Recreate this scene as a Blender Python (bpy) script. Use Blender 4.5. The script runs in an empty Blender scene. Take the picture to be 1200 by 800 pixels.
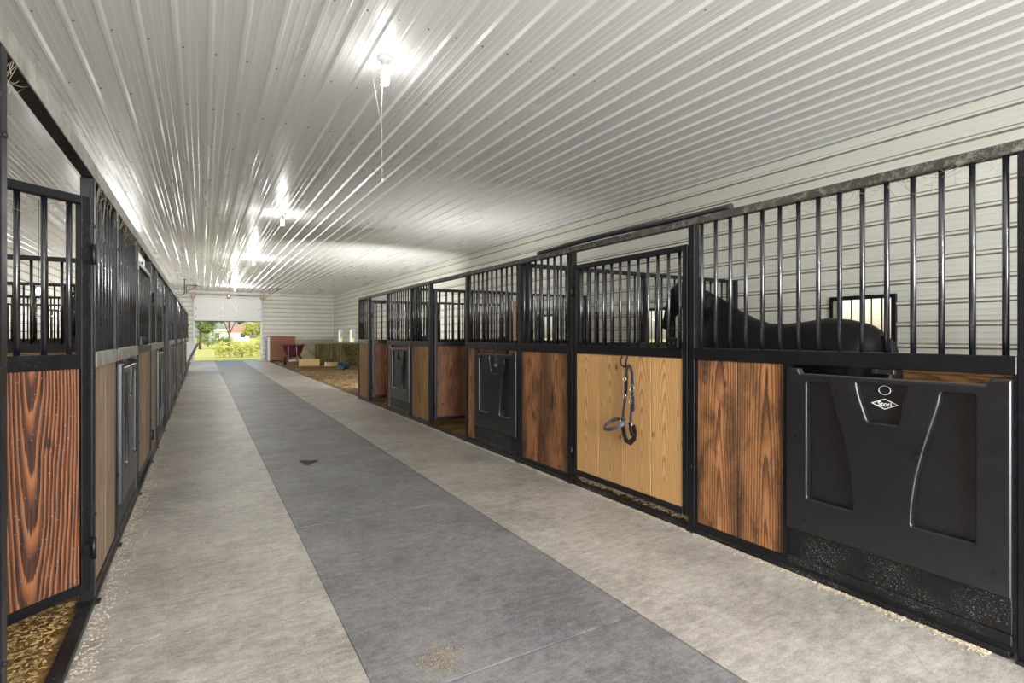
import bpy, bmesh, math, random
from mathutils import Vector, Matrix, noise as mnoise
random.seed(7)
S = bpy.context.scene
C = S.collection
PI = math.pi
R = math.radians

# ------------------------------------------------------------------ layout
XL, XR = -0.465, 2.90          # faces of the two stall rows
XWL, XWR = -4.12, 6.56         # side walls
YN, YE = -3.5, 31.5            # near and far end walls
ZC = 3.66                      # ceiling
CAM_H = 1.35

# ------------------------------------------------------------------ materials
def mat(name):
    m = bpy.data.materials.new(name); m.use_nodes = True
    nt = m.node_tree; nt.nodes.clear()
    out = nt.nodes.new('ShaderNodeOutputMaterial')
    b = nt.nodes.new('ShaderNodeBsdfPrincipled')
    nt.links.new(b.outputs[0], out.inputs[0])
    return m, nt, b
def nd(nt, t, **kw):
    n = nt.nodes.new(t)
    for k, v in kw.items():
        if k.startswith('i_'): n.inputs[k[2:].replace('_', ' ')].default_value = v
        else: setattr(n, k, v)
    return n
def L(nt, a, b): nt.links.new(a, b)
def math_(nt, op, a, b=None, c=None):
    n = nt.nodes.new('ShaderNodeMath'); n.operation = op
    for i, v in enumerate((a, b, c)):
        if v is None: continue
        if isinstance(v, (int, float)): n.inputs[i].default_value = v
        else: nt.links.new(v, n.inputs[i])
    return n.outputs[0]
def ramp(nt, fac, stops, interp='LINEAR'):
    n = nt.nodes.new('ShaderNodeValToRGB'); n.color_ramp.interpolation = interp
    e = n.color_ramp.elements
    e[0].position, e[0].color = stops[0][0], (*stops[0][1], 1)
    e[1].position, e[1].color = stops[-1][0], (*stops[-1][1], 1)
    for p, c in stops[1:-1]:
        x = e.new(p); x.color = (*c, 1)
    nt.links.new(fac, n.inputs[0]); return n.outputs[0]
def mixc(nt, fac, a, b, blend='MIX'):
    n = nt.nodes.new('ShaderNodeMix'); n.data_type = 'RGBA'; n.blend_type = blend
    for sock, v in ((n.inputs[0], fac), (n.inputs[6], a), (n.inputs[7], b)):
        if isinstance(v, (int, float)): sock.default_value = v
        elif isinstance(v, tuple): sock.default_value = (*v, 1)
        else: nt.links.new(v, sock)
    return n.outputs[2]
def noise_(nt, vec, scale, detail=4, rough=.55, dist=0):
    n = nt.nodes.new('ShaderNodeTexNoise'); n.inputs['Scale'].default_value = scale
    n.inputs['Detail'].default_value = detail; n.inputs['Roughness'].default_value = rough
    n.inputs['Distortion'].default_value = dist
    if vec is not None: nt.links.new(vec, n.inputs['Vector'])
    return n.outputs[0]
def pos(nt, scale=(1, 1, 1)):
    g = nt.nodes.new('ShaderNodeNewGeometry'); m = nt.nodes.new('ShaderNodeMapping')
    m.inputs['Scale'].default_value = scale
    nt.links.new(g.outputs['Position'], m.inputs[0]); return m.outputs[0]
def objc(nt, scale=(1, 1, 1)):
    g = nt.nodes.new('ShaderNodeTexCoord'); m = nt.nodes.new('ShaderNodeMapping')
    m.inputs['Scale'].default_value = scale
    nt.links.new(g.outputs['Object'], m.inputs[0]); return m.outputs[0]
def bump(nt, b, h, strength=.3, dist=.01):
    n = nt.nodes.new('ShaderNodeBump'); n.inputs['Strength'].default_value = strength
    n.inputs['Distance'].default_value = dist
    nt.links.new(h, n.inputs['Height']); nt.links.new(n.outputs[0], b.inputs['Normal'])

def flat(name, col, rough=.6, metal=0, spec=.5, var=0, vs=8, bmp=0):
    m, nt, b = mat(name)
    b.inputs['Base Color'].default_value = (*col, 1); b.inputs['Roughness'].default_value = rough
    b.inputs['Metallic'].default_value = metal; b.inputs['Specular IOR Level'].default_value = spec
    if var:
        n = noise_(nt, objc(nt), vs, 5)
        c = ramp(nt, n, [(.3, tuple(x*(1-var) for x in col)), (.7, tuple(min(1, x*(1+var)) for x in col))])
        L(nt, c, b.inputs['Base Color'])
        if bmp: bump(nt, b, n, bmp)
    return m

def steel(name, col, rough, speck, dust=.0, dustcol=(.42, .40, .36), spec=.4, coat=0):
    m, nt, b = mat(name)
    p = pos(nt)
    base = ramp(nt, noise_(nt, p, 9, 5), [(.3, tuple(c*.7 for c in col)), (.75, tuple(c*1.5 for c in col))])
    sp = math_(nt, 'GREATER_THAN', noise_(nt, p, 170, 2, .6), speck)
    area = ramp(nt, noise_(nt, p, 3.2, 3), [(.48, (0, 0, 0)), (.62, (1, 1, 1))])
    spk = math_(nt, 'MULTIPLY', math_(nt, 'MULTIPLY', sp, area), .7)
    c = mixc(nt, spk, base, dustcol)
    if dust:
        d = ramp(nt, noise_(nt, p, 22, 6, .7), [(.62 - dust, (0, 0, 0)), (.8, (1, 1, 1))])
        c = mixc(nt, d, c, dustcol)
    L(nt, c, b.inputs['Base Color'])
    r = math_(nt, 'MULTIPLY_ADD', noise_(nt, p, 14, 4), .25, rough - .1)
    L(nt, r, b.inputs['Roughness']); b.inputs['Specular IOR Level'].default_value = spec; b.inputs['Coat Weight'].default_value = coat; b.inputs['Coat Roughness'].default_value = .16
    return m

def wood(name, light, mid, dark, spacing=.014, contrast=1.0, blotch=0.0, blotchcol=(.03, .018, .012), grey=0.0, rough=.55, slope=.045, c0=-.012, edge=0.0, duty=.62):
    """plain-sawn boards: UVMap = metres across / along the board, 'rnd' = two random numbers per board"""
    m, nt, b = mat(name)
    uv = nd(nt, 'ShaderNodeUVMap', uv_map='UVMap'); rn = nd(nt, 'ShaderNodeUVMap', uv_map='rnd')
    s = nd(nt, 'ShaderNodeSeparateXYZ'); L(nt, uv.outputs[0], s.inputs[0])
    q = nd(nt, 'ShaderNodeSeparateXYZ'); L(nt, rn.outputs[0], q.inputs[0])
    u, v, r1, r2 = s.outputs[0], s.outputs[1], q.outputs[0], q.outputs[1]
    comb = nd(nt, 'ShaderNodeCombineXYZ'); L(nt, math_(nt, 'MULTIPLY', u, 7.0), comb.inputs[0]); L(nt, math_(nt, 'MULTIPLY', v, 1.6), comb.inputs[1])
    L(nt, math_(nt, 'MULTIPLY', r1, 40), comb.inputs[2])
    wob = math_(nt, 'SUBTRACT', noise_(nt, comb.outputs[0], 1.0, 2, .4), .5)
    comb2 = nd(nt, 'ShaderNodeCombineXYZ'); L(nt, math_(nt, 'MULTIPLY', u, 160.0), comb2.inputs[0]); L(nt, math_(nt, 'MULTIPLY', v, 5), comb2.inputs[1]); L(nt, r2, comb2.inputs[2])
    fine = noise_(nt, comb2.outputs[0], 1.0, 3, .6)
    uc = math_(nt, 'ADD', u, math_(nt, 'MULTIPLY_ADD', r1, .12, -.06))
    uc = math_(nt, 'ADD', uc, math_(nt, 'MULTIPLY', wob, .03))
    cz = math_(nt, 'ADD', math_(nt, 'MULTIPLY', v, slope), math_(nt, 'MULTIPLY_ADD', r2, .03, c0))
    cz = math_(nt, 'ADD', cz, math_(nt, 'MULTIPLY', wob, .045))
    rr = math_(nt, 'SQRT', math_(nt, 'ADD', math_(nt, 'MULTIPLY', uc, uc), math_(nt, 'MULTIPLY', cz, cz)))
    ph = math_(nt, 'DIVIDE', rr, spacing)
    ph = math_(nt, 'ADD', ph, math_(nt, 'MULTIPLY', math_(nt, 'SUBTRACT', fine, .5), .35))
    fr = math_(nt, 'FRACT', ph)
    c = ramp(nt, fr, [(0, light), (duty-.27, light), (duty, mid), (min(.86, duty+.16), dark), (.92, dark), (1, light)])
    c = mixc(nt, contrast, mid, c)
    c = mixc(nt, .25, c, ramp(nt, fine, [(.35, dark), (.65, light)]))
    if blotch:
        comb3 = nd(nt, 'ShaderNodeCombineXYZ'); L(nt, math_(nt, 'MULTIPLY', u, 9.0), comb3.inputs[0]); L(nt, math_(nt, 'MULTIPLY', v, 3.0), comb3.inputs[1]); L(nt, math_(nt, 'MULTIPLY', r2, 60), comb3.inputs[2])
        bl = noise_(nt, comb3.outputs[0], 1.0, 4, .6, .6)
        f = math_(nt, 'MULTIPLY', ramp(nt, bl, [(.46, (0, 0, 0)), (.72, (1, 1, 1))]), blotch)
        c = mixc(nt, f, c, blotchcol)
    if edge:
        e_ = math_(nt, 'ABSOLUTE', u)
        e_ = math_(nt, 'ADD', e_, math_(nt, 'MULTIPLY', wob, .16))
        e_ = math_(nt, 'MULTIPLY', ramp(nt, e_, [(.075, (0, 0, 0)), (.15, (1, 1, 1))]), edge)
        e_ = math_(nt, 'MULTIPLY', e_, math_(nt, 'MULTIPLY_ADD', fine, 1.2, .1))
        c = mixc(nt, e_, c, blotchcol)
    # knots
    comb4 = nd(nt, 'ShaderNodeCombineXYZ'); L(nt, math_(nt, 'MULTIPLY', u, 7.0), comb4.inputs[0]); L(nt, math_(nt, 'MULTIPLY', v, 4.2), comb4.inputs[1]); L(nt, math_(nt, 'MULTIPLY', r1, 90), comb4.inputs[2])
    vo = nd(nt, 'ShaderNodeTexVoronoi'); L(nt, comb4.outputs[0], vo.inputs['Vector']); vo.inputs['Scale'].default_value = .8
    k = ramp(nt, vo.outputs['Distance'], [(.05, (1, 1, 1)), (.12, (0, 0, 0))])
    c = mixc(nt, math_(nt, 'MULTIPLY', k, .8), c, tuple(x*.35 for x in dark))
    tint = math_(nt, 'MULTIPLY_ADD', r2, .35, .82)
    hs = nd(nt, 'ShaderNodeHueSaturation'); L(nt, c, hs.inputs['Color']); L(nt, tint, hs.inputs['Value']); c = hs.outputs[0]
    if grey:
        g = noise_(nt, comb.outputs[0], 2.0, 5, .7)
        c = mixc(nt, math_(nt, 'MULTIPLY', ramp(nt, g, [(.35, (0, 0, 0)), (.65, (1, 1, 1))]), grey), c, (.36, .32, .27))
    # pale dust specks and scuffs
    p = pos(nt)
    sp = math_(nt, 'GREATER_THAN', noise_(nt, p, 110, 2, .6), .70)
    c = mixc(nt, math_(nt, 'MULTIPLY', sp, .5), c, (.5, .46, .4))
    L(nt, c, b.inputs['Base Color'])
    b.inputs['Roughness'].default_value = rough
    b.inputs['Specular IOR Level'].default_value = .35
    bump(nt, b, fr, .12, .002)
    return m

def metal_sheet(name, col, rough, dirt=.12, streak=(1, 1, 1)):
    m, nt, b = mat(name)
    p = pos(nt, streak)
    n = noise_(nt, p, 2.2, 6, .6)
    c = ramp(nt, n, [(.3, tuple(x*(1-dirt) for x in col)), (.65, col)])
    sp = math_(nt, 'GREATER_THAN', noise_(nt, pos(nt), 60, 2, .55), .77)
    c = mixc(nt, math_(nt, 'MULTIPLY', sp, .22), c, (.16, .13, .09))
    L(nt, c, b.inputs['Base Color'])
    L(nt, math_(nt, 'MULTIPLY_ADD', n, .2, rough - .1), b.inputs['Roughness'])
    return m

def concrete(name, c0, c1, rough, stain=.35):
    m, nt, b = mat(name)
    p = pos(nt)
    n1 = noise_(nt, p, 1.6, 10, .72); n2 = noise_(nt, p, 16, 8, .75); n3 = noise_(nt, pos(nt, (26, 3, 1)), 3, 3, .5)
    f = math_(nt, 'ADD', math_(nt, 'MULTIPLY', n1, .6), math_(nt, 'MULTIPLY', n2, .4))
    c = ramp(nt, f, [(.42, tuple(x*.85 for x in c0)), (.585, c1)])
    c = mixc(nt, math_(nt, 'MULTIPLY', ramp(nt, noise_(nt, p, 3.1, 9, .78, .8), [(.52, (0, 0, 0)), (.7, (1, 1, 1))]), stain), c, tuple(x*.62 for x in c0))
    sc = noise_(nt, pos(nt, (5, 19, 1)), 1.6, 8, .8, .6)
    c = mixc(nt, .34, c, ramp(nt, sc, [(.41, tuple(x*.6 for x in c0)), (.60, tuple(min(.8, x*1.12) for x in c1))]))
    gr = noise_(nt, p, 95, 4, .8)
    c = mixc(nt, .20, c, ramp(nt, gr, [(.41, tuple(x*.45 for x in c0)), (.60, tuple(min(.8, x*1.2) for x in c1))]))
    sp = math_(nt, 'GREATER_THAN', noise_(nt, p, 75, 3, .65), .685)
    c = mixc(nt, math_(nt, 'MULTIPLY', sp, .5), c, (.12, .11, .10))
    sp2 = math_(nt, 'GREATER_THAN', noise_(nt, p, 52, 3, .6), .70)
    c = mixc(nt, math_(nt, 'MULTIPLY', sp2, .5), c, (.62, .59, .54))
    vo = nd(nt, 'ShaderNodeTexVoronoi', feature='DISTANCE_TO_EDGE'); vo.inputs['Scale'].default_value = .75
    wv = nd(nt, 'ShaderNodeVectorMath', operation='ADD'); L(nt, p, wv.inputs[0])
    nn = nd(nt, 'ShaderNodeTexNoise'); nn.inputs['Scale'].default_value = 2.5; nn.inputs['Detail'].default_value = 5; L(nt, p, nn.inputs['Vector'])
    L(nt, nn.outputs['Color'], wv.inputs[1]); L(nt, wv.outputs[0], vo.inputs['Vector'])
    crack = ramp(nt, vo.outputs['Distance'], [(.0, (1, 1, 1)), (.006, (0, 0, 0))])
    crack = math_(nt, 'MULTIPLY', crack, ramp(nt, n1, [(.5, (0, 0, 0)), (.6, (1, 1, 1))]))
    c = mixc(nt, math_(nt, 'MULTIPLY', crack, .45), c, (.10, .09, .085))
    L(nt, c, b.inputs['Base Color'])
    L(nt, math_(nt, 'MULTIPLY_ADD', n2, .25, rough - .12), b.inputs['Roughness'])
    h = math_(nt, 'ADD', n2, math_(nt, 'MULTIPLY', n3, .5))
    bump(nt, b, h, .35, .006)
    return m

def granular(name, cols, scale=30, rough=.9, bmp=.8, big=2.0):
    m, nt, b = mat(name)
    p = pos(nt)
    n = noise_(nt, p, scale, 6, .75); g = noise_(nt, p, big, 5, .6)
    f = math_(nt, 'ADD', math_(nt, 'MULTIPLY', n, .6), math_(nt, 'MULTIPLY', g, .4))
    k = len(cols)
    c = ramp(nt, f, [(.34 + .32*i/(k-1), cols[i]) for i in range(k)])
    L(nt, c, b.inputs['Base Color']); b.inputs['Roughness'].default_value = rough
    b.inputs['Specular IOR Level'].default_value = .2
    bump(nt, b, n, bmp, .02)
    return m

def emis(name, col, strength):
    m, nt, b = mat(name)
    b.inputs['Base Color'].default_value = (*col, 1)
    b.inputs['Emission Color'].default_value = (*col, 1); b.inputs['Emission Strength'].default_value = strength
    return m

def glassmat():
    m = bpy.data.materials.new('window_glass'); m.use_nodes = True
    nt = m.node_tree; nt.nodes.clear()
    o = nt.nodes.new('ShaderNodeOutputMaterial'); t = nt.nodes.new('ShaderNodeBsdfTransparent'); g = nt.nodes.new('ShaderNodeBsdfGlossy')
    g.inputs['Roughness'].default_value = .03
    t.inputs['Color'].default_value = (.93, .95, .95, 1)
    mx = nt.nodes.new('ShaderNodeMixShader'); mx.inputs[0].default_value = .06
    L(nt, t.outputs[0], mx.inputs[1]); L(nt, g.outputs[0], mx.inputs[2]); L(nt, mx.outputs[0], o.inputs[0])
    return m

def leafmat(name, a, b_, sc=3.0):
    m, nt, b = mat(name)
    n = noise_(nt, pos(nt), sc, 4, .7)
    c = ramp(nt, n, [(.35, a), (.65, b_)])
    L(nt, c, b.inputs['Base Color']); b.inputs['Roughness'].default_value = .6
    return m

M = {}
M['black'] = steel('black_steel', (.004, .0045, .0065), .36, .70)
M['bar'] = steel('black_tube', (.008, .009, .014), .22, .72, spec=1.0, coat=.8)
M['black_dusty'] = steel('black_steel_dusty', (.012, .012, .014), .45, .66, .04)
M['rail_dust_glare'] = steel('dusty_steel_painted_glare', (.30, .29, .26), .5, .62, .10, (.52, .49, .42))  # pale tone is dust plus grazing glare painted into the rail colour
M['rail_top'] = steel('header_rail_dusty', (.045, .042, .038), .5, .60, .12, (.36, .32, .25))
M['plastic'] = steel('black_moulded_plastic', (.006, .0065, .009), .30, .70, .0, (.30, .29, .27), spec=.8)
M['kick'] = steel('black_kick_plate', (.006, .006, .007), .4, .63, .0, (.42, .40, .36))
M['wood_burnt'] = wood('burnt_pine', (.37, .145, .058), (.155, .055, .027), (.015, .010, .011), .0150, 1.0, .0, slope=-.062, c0=.078, duty=.34)
M['wood_stain'] = wood('stained_pine', (.50, .225, .09), (.33, .135, .05), (.075, .032, .016), .017, .95, .95, (.032, .017, .011), edge=.9)
M['wood_red'] = wood('red_brown_pine', (.40, .17, .08), (.26, .10, .048), (.05, .02, .013), .017, .95, .7, edge=.5)
M['wood_pale'] = wood('pale_pine', (.74, .455, .20), (.67, .37, .14), (.40, .18, .055), .0135, .9, .10, (.45, .24, .08), slope=.085, c0=-.03)
M['wood_tan'] = wood('tan_pine', (.50, .28, .11), (.37, .19, .07), (.13, .06, .025), .018, .9, .6, (.10, .05, .02))
M['wood_grey'] = wood('weathered_pine', (.44, .29, .18), (.34, .215, .125), (.13, .08, .05), .018, .9, .5, (.12, .08, .05), .35)
M['ply'] = wood('plywood', (.62, .45, .24), (.52, .36, .18), (.38, .25, .12), .03, .6)
M['ply_brown'] = wood('brown_board', (.30, .13, .075), (.24, .10, .055), (.14, .055, .03), .03, .6)
M['ceil'] = metal_sheet('white_ceiling_steel', (.80, .80, .785), .29, .05, (1, .12, 1))
M['side'] = metal_sheet('white_siding_steel', (.78, .775, .705), .40, .10, (1, .25, 1))
M['side_rib'] = flat('tan_rib_edge', (.31, .265, .185), .8, var=.35, vs=6)  # tan on both slopes of the siding ribs, dust on the upper ones
M['white'] = flat('white_paint', (.80, .80, .80), .45)
M['whitewood'] = flat('white_board', (.78, .77, .73), .6, var=.08)
M['screw'] = flat('dark_screw', (.10, .085, .07), .5, .4)
M['conc'] = concrete('aisle_concrete', (.27, .24, .205), (.60, .555, .495), .42)
M['mat'] = concrete('dark_mat', (.125, .120, .122), (.31, .30, .30), .48, .6)
M['joint'] = flat('joint_dark', (.13, .12, .11), .9)
M['dirt'] = granular('dirt_floor', [(.055, .035, .018), (.16, .105, .05), (.28, .19, .09)], 16)
M['bed'] = granular('shavings_bedding', [(.035, .018, .008), (.17, .095, .03), (.34, .21, .08), (.55, .42, .24)], 42)
M['hay'] = granular('hay', [(.02, .017, .006), (.10, .085, .025), (.27, .23, .09)], 14, bmp=1)
M['hay_dry'] = granular('dry_hay', [(.22, .18, .09), (.46, .40, .24), (.70, .62, .42)], 26, bmp=1)
M['straw'] = flat('straw', (.55, .45, .24), .8, var=.35, vs=30)
M['chips_gold'] = flat('golden_chips', (.42, .28, .11), .85, var=.5, vs=30)
M['chips'] = flat('wood_chips', (.66, .56, .40), .8, var=.3, vs=40)
M['sand'] = flat('sand', (.34, .27, .19), .9)
M['web'] = flat('dusty_cobweb', (.34, .29, .2), .9)
M['glass'] = glassmat()
M['horse'] = flat('black_horse_coat', (.004, .0038, .004), .5, spec=.25, var=.3, vs=6)
M['mane'] = flat('black_mane_hair', (.007, .007, .008), .55)
M['hoof'] = flat('hoof', (.03, .025, .02), .6)
M['eye'] = flat('eye', (.01, .008, .006), .1)
M['leather'] = flat('grey_strap', (.055, .055, .075), .5, var=.3, vs=40)
M['leather_dark'] = flat('dark_leather', (.018, .013, .012), .5)
M['nickel'] = flat('nickel', (.75, .73, .70), .25, 1)
M['galv'] = flat('galvanised_steel', (.42, .43, .44), .4, .8)
M['ceramic'] = flat('lampholder', (.55, .55, .53), .4)
M['bulb'] = emis('lit_bulb', (1, .99, .96), 14)
M['string'] = flat('pull_string', (.85, .84, .80), .7)
M['hose'] = flat('black_hose', (.02, .022, .028), .3)
M['tub'] = flat('maroon_plastic', (.11, .022, .045), .45, var=.15)
M['rubber'] = flat('black_rubber', (.02, .02, .02), .7)
M['blue'] = flat('blue_bucket', (.018, .05, .10), .45)
M['lumber'] = wood('fresh_lumber', (.80, .62, .30), (.72, .52, .22), (.55, .36, .13), .02, .6)
M['pipe'] = flat('dark_pipe', (.05, .05, .05), .5)
M['tan_block'] = flat('tan_wood_block', (.46, .30, .16), .6, var=.2)
M['grass'] = granular('lawn', [(.16, .17, .04), (.34, .33, .09), (.50, .46, .16)], 4, bmp=.3, big=.3)
M['leaf_y'] = leafmat('yellow_green_leaves', (.26, .30, .05), (.62, .60, .14))
M['leaf_g'] = leafmat('green_leaves', (.07, .13, .03), (.30, .36, .10))
M['bark'] = flat('bark', (.12, .085, .06), .9, var=.3)
M['roof_red'] = flat('red_roof', (.42, .16, .12), .8)
M['house'] = flat('white_house', (.82, .80, .76), .7)
M['panelgrey'] = flat('grey_door_back', (.36, .37, .38), .5, var=.15)
M['logo'] = flat('white_logo', (.80, .80, .78), .5)

# ------------------------------------------------------------------ mesh helpers
class MB:
    def __init__(s):
        s.bm = bmesh.new(); s.uv = s.bm.loops.layers.uv.new('UVMap'); s.rn = s.bm.loops.layers.uv.new('rnd'); s.mi = 0
    def _face(s, vs, smooth=False):
        try: f = s.bm.faces.new(vs)
        except ValueError: return None
        f.smooth = smooth; f.material_index = s.mi
        return f
    def box(s, x0, x1, y0, y1, z0, z1, bev=0):
        v = [s.bm.verts.new((x, y, z)) for x in (x0, x1) for y in (y0, y1) for z in (z0, z1)]
        fs = [s._face([v[i] for i in q]) for q in ((0, 1, 3, 2), (4, 6, 7, 5), (0, 4, 5, 1), (2, 3, 7, 6), (0, 2, 6, 4), (1, 5, 7, 3))]
        if bev:
            es = {e for f in fs for e in f.edges}
            bmesh.ops.bevel(s.bm, geom=list(es), offset=bev, segments=1, affect='EDGES', material=-1)
        return v
    def board(s, x0, x1, y0, y1, z0, z1, axis='z', bev=.003, cr=None):
        """one board with grain along axis; UV in metres"""
        n0 = len(s.bm.faces); nf = set(s.bm.faces)
        s.box(x0, x1, y0, y1, z0, z1, bev)
        a, b_ = (random.random(), random.random()) if cr is None else cr
        c = ((x0+x1)/2, (y0+y1)/2, (z0+z1)/2)
        ext = {'x': x1-x0, 'y': y1-y0, 'z': z1-z0}
        cross = [k for k in 'xyz' if k != axis]
        w = max(cross, key=lambda k: ext[k]); t = [k for k in cross if k != w][0]
        I = {'x': 0, 'y': 1, 'z': 2}
        for f in s.bm.faces:
            if f in nf: continue
            n = f.normal if f.normal.length else f.normal
            f.normal_update(); n = f.normal
            for lp in f.loops:
                d = lp.vert.co
                if abs(n[I[t]]) > .5: u = d[I[w]] - c[I[w]]
                else: u = (d[I[w]] - c[I[w]]) + (d[I[t]] - c[I[t]])
                lp[s.uv].uv = (u, d[I[axis]] - (0 if axis == 'z' else c[I[axis]]))
                lp[s.rn].uv = (a, b_)
    def tube(s, p0, p1, r, n=10, r1=None, caps=True):
        p0, p1 = Vector(p0), Vector(p1); r1 = r if r1 is None else r1
        d = (p1-p0).normalized(); a = d.orthogonal().normalized(); b = d.cross(a)
        A, B = [], []
        for i in range(n):
            t = 2*PI*i/n; o = a*math.cos(t)+b*math.sin(t)
            A.append(s.bm.verts.new(p0+o*r)); B.append(s.bm.verts.new(p1+o*r1))
        for i in range(n): s._face((A[i], A[(i+1) % n], B[(i+1) % n], B[i]), True)
        if caps: s._face(A[::-1]); s._face(B)
    def path(s, pts, r, n=8, closed=False):
        pts = [Vector(p) for p in pts]; k = len(pts); rings = []
        prev = None
        for i, p in enumerate(pts):
            t = (pts[(i+1) % k]-pts[i-1]) if closed or 0 < i < k-1 else (pts[1]-pts[0] if i == 0 else pts[-1]-pts[-2])
            t.normalize()
            a = t.orthogonal().normalized() if prev is None else (prev - t*prev.dot(t)).normalized()
            prev = a; b = t.cross(a)
            rr = r(i/(k-1)) if callable(r) else r
            rings.append([s.bm.verts.new(p+(a*math.cos(2*PI*j/n)+b*math.sin(2*PI*j/n))*rr) for j in range(n)])
        for i in range(k if closed else k-1):
            A, B = rings[i], rings[(i+1) % k]
            for j in range(n): s._face((A[j], A[(j+1) % n], B[(j+1) % n], B[j]), True)
        if not closed: s._face(rings[0][::-1]); s._face(rings[-1])
    def ribbon(s, pts, nrm, w, t):
        """flat strap: pts path, nrm strap face normal, width w, thickness t"""
        pts = [Vector(p) for p in pts]; k = len(pts); N0 = Vector(nrm).normalized() if not callable(nrm) else None; rings = []
        for i, p in enumerate(pts):
            tg = (pts[min(i+1, k-1)]-pts[max(i-1, 0)]).normalized()
            N = N0 if N0 is not None else Vector(nrm(i/(k-1))).normalized()
            sd = tg.cross(N).normalized(); N2 = sd.cross(tg).normalized()
            rings.append([s.bm.verts.new(p+sd*a*w/2+N2*b*t/2) for a, b in ((-1, -1), (1, -1), (1, 1), (-1, 1))])
        for i in range(k-1):
            A, B = rings[i], rings[i+1]
            for j in range(4): s._face((A[j], A[(j+1) % 4], B[(j+1) % 4], B[j]))
        s._face(rings[0][::-1]); s._face(rings[-1])
    def lathe(s, prof, n=24, c=(0, 0, 0), M4=None):
        rings = []
        for r, z in prof:
            rings.append([s.bm.verts.new((c[0]+r*math.cos(2*PI*i/n), c[1]+r*math.sin(2*PI*i/n), c[2]+z)) for i in range(n)] if r > 1e-5 else [s.bm.verts.new((c[0], c[1], c[2]+z))])
        for A, B in zip(rings, rings[1:]):
            for i in range(n):
                a0, a1 = A[i % len(A)], A[(i+1) % len(A)]; b0, b1 = B[i % len(B)], B[(i+1) % len(B)]
                vs = []
                for v in (a0, a1, b1, b0):
                    if v not in vs: vs.append(v)
                if len(vs) > 2: s._face(vs, True)
    def prism(s, poly, axis_map, d0, d1, smooth=False):
        """extrude 2-D polygon; axis_map(u,v,d) -> xyz"""
        A = [s.bm.verts.new(axis_map(u, v, d0)) for u, v in poly]; B = [s.bm.verts.new(axis_map(u, v, d1)) for u, v in poly]
        k = len(poly)
        for i in range(k): s._face((A[i], A[(i+1) % k], B[(i+1) % k], B[i]), smooth)
        s._face(A[::-1]); s._face(B)
    def mesh(s, name, mats):
        bmesh.ops.recalc_face_normals(s.bm, faces=s.bm.faces)
        me = bpy.data.meshes.new(name); s.bm.to_mesh(me); s.bm.free()
        for m in (mats if isinstance(mats, (list, tuple)) else [mats]): me.materials.append(m)
        return me
    def build(s, name, mats, parent=None):
        return link(name, s.mesh(name, mats), parent)
def link(name, me, parent=None):
    o = bpy.data.objects.new(name, me); C.objects.link(o)
    if parent: o.parent = parent
    return o
def tag(o, label, cat, group=None, kind=None):
    o['label'] = label; o['category'] = cat
    if group: o['group'] = group
    if kind: o['kind'] = kind
    return o
def thing(name, loc, rz, label, cat, group=None):
    o = bpy.data.objects.new(name, None); C.objects.link(o); o.empty_display_size = .1
    o.location = loc; o.rotation_euler = (0, 0, rz)
    return tag(o, label, cat, group)
def struct(o, label=None):
    o['kind'] = 'structure'
    if label: o['label'] = label
    return o
ORD = ['first', 'second', 'third', 'fourth', 'fifth', 'sixth', 'seventh', 'eighth', 'ninth', 'tenth', 'eleventh', 'twelfth', 'thirteenth', 'fourteenth', 'fifteenth', 'sixteenth', 'seventeenth', 'eighteenth', 'nineteenth', 'twentieth', 'twenty-first']

# ------------------------------------------------------------------ shell: ribbed sheets
def rib_profile(length, pitch=.2286, off=0, depth=.023, top=.024, base=.058, minor=True):
    """(s, h) polyline over 0..length; h>0 towards the room"""
    pts = [(0, 0)]
    k = math.floor(-off/pitch)-1
    c = off + k*pitch
    while c < length+pitch:
        for s_, h in ((c-base/2, 0), (c-top/2, depth), (c+top/2, depth), (c+base/2, 0)):
            pts.append((s_, h))
        if minor:
            for q in (pitch*.36, pitch*.64):
                for s_, h in ((c+q-.014, 0), (c+q-.007, .0028), (c+q+.007, .0028), (c+q+.014, 0)): pts.append((s_, h))
        c += pitch
    pts = [p for p in pts if 0 <= p[0] <= length]; pts.append((length, 0))
    pts.sort(key=lambda p: p[0]); return pts
def ribbed(mb, length, fn, d0, d1, **kw):
    pr = rib_profile(length, **kw)
    A = [mb.bm.verts.new(fn(s, h, d0)) for s, h in pr]; B = [mb.bm.verts.new(fn(s, h, d1)) for s, h in pr]
    for i in range(len(pr)-1): mb._face((A[i], A[i+1], B[i+1], B[i]))

# ceiling
cm = MB()
laps = [YN, -.3, 5.9, 12.1, 18.3, 24.5, YE]
ceil_off = (-1.09-XWL) % .2286
for i in range(len(laps)-1):
    dz = .002*(i % 2)
    ribbed(cm, XWR-XWL, lambda s, h, d, dz=dz: (XWL+s, d, ZC-h-dz), laps[i]-.03, laps[i+1]+.03, off=ceil_off)
cm.mi = 1
x = XWL+ceil_off
while x < XWR:
    yy = 1.0 + .3
    while yy < 14:
        cm.tube((x+.045, yy, ZC-.0005), (x+.045, yy, ZC-.006), .007, 6); yy += .61*2 if yy < 8 else 1.83
    x += .2286
ceiling = struct(cm.build('ceiling', [M['ceil'], M['screw']]), 'white ribbed steel ceiling over the whole barn aisle and stalls')

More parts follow.
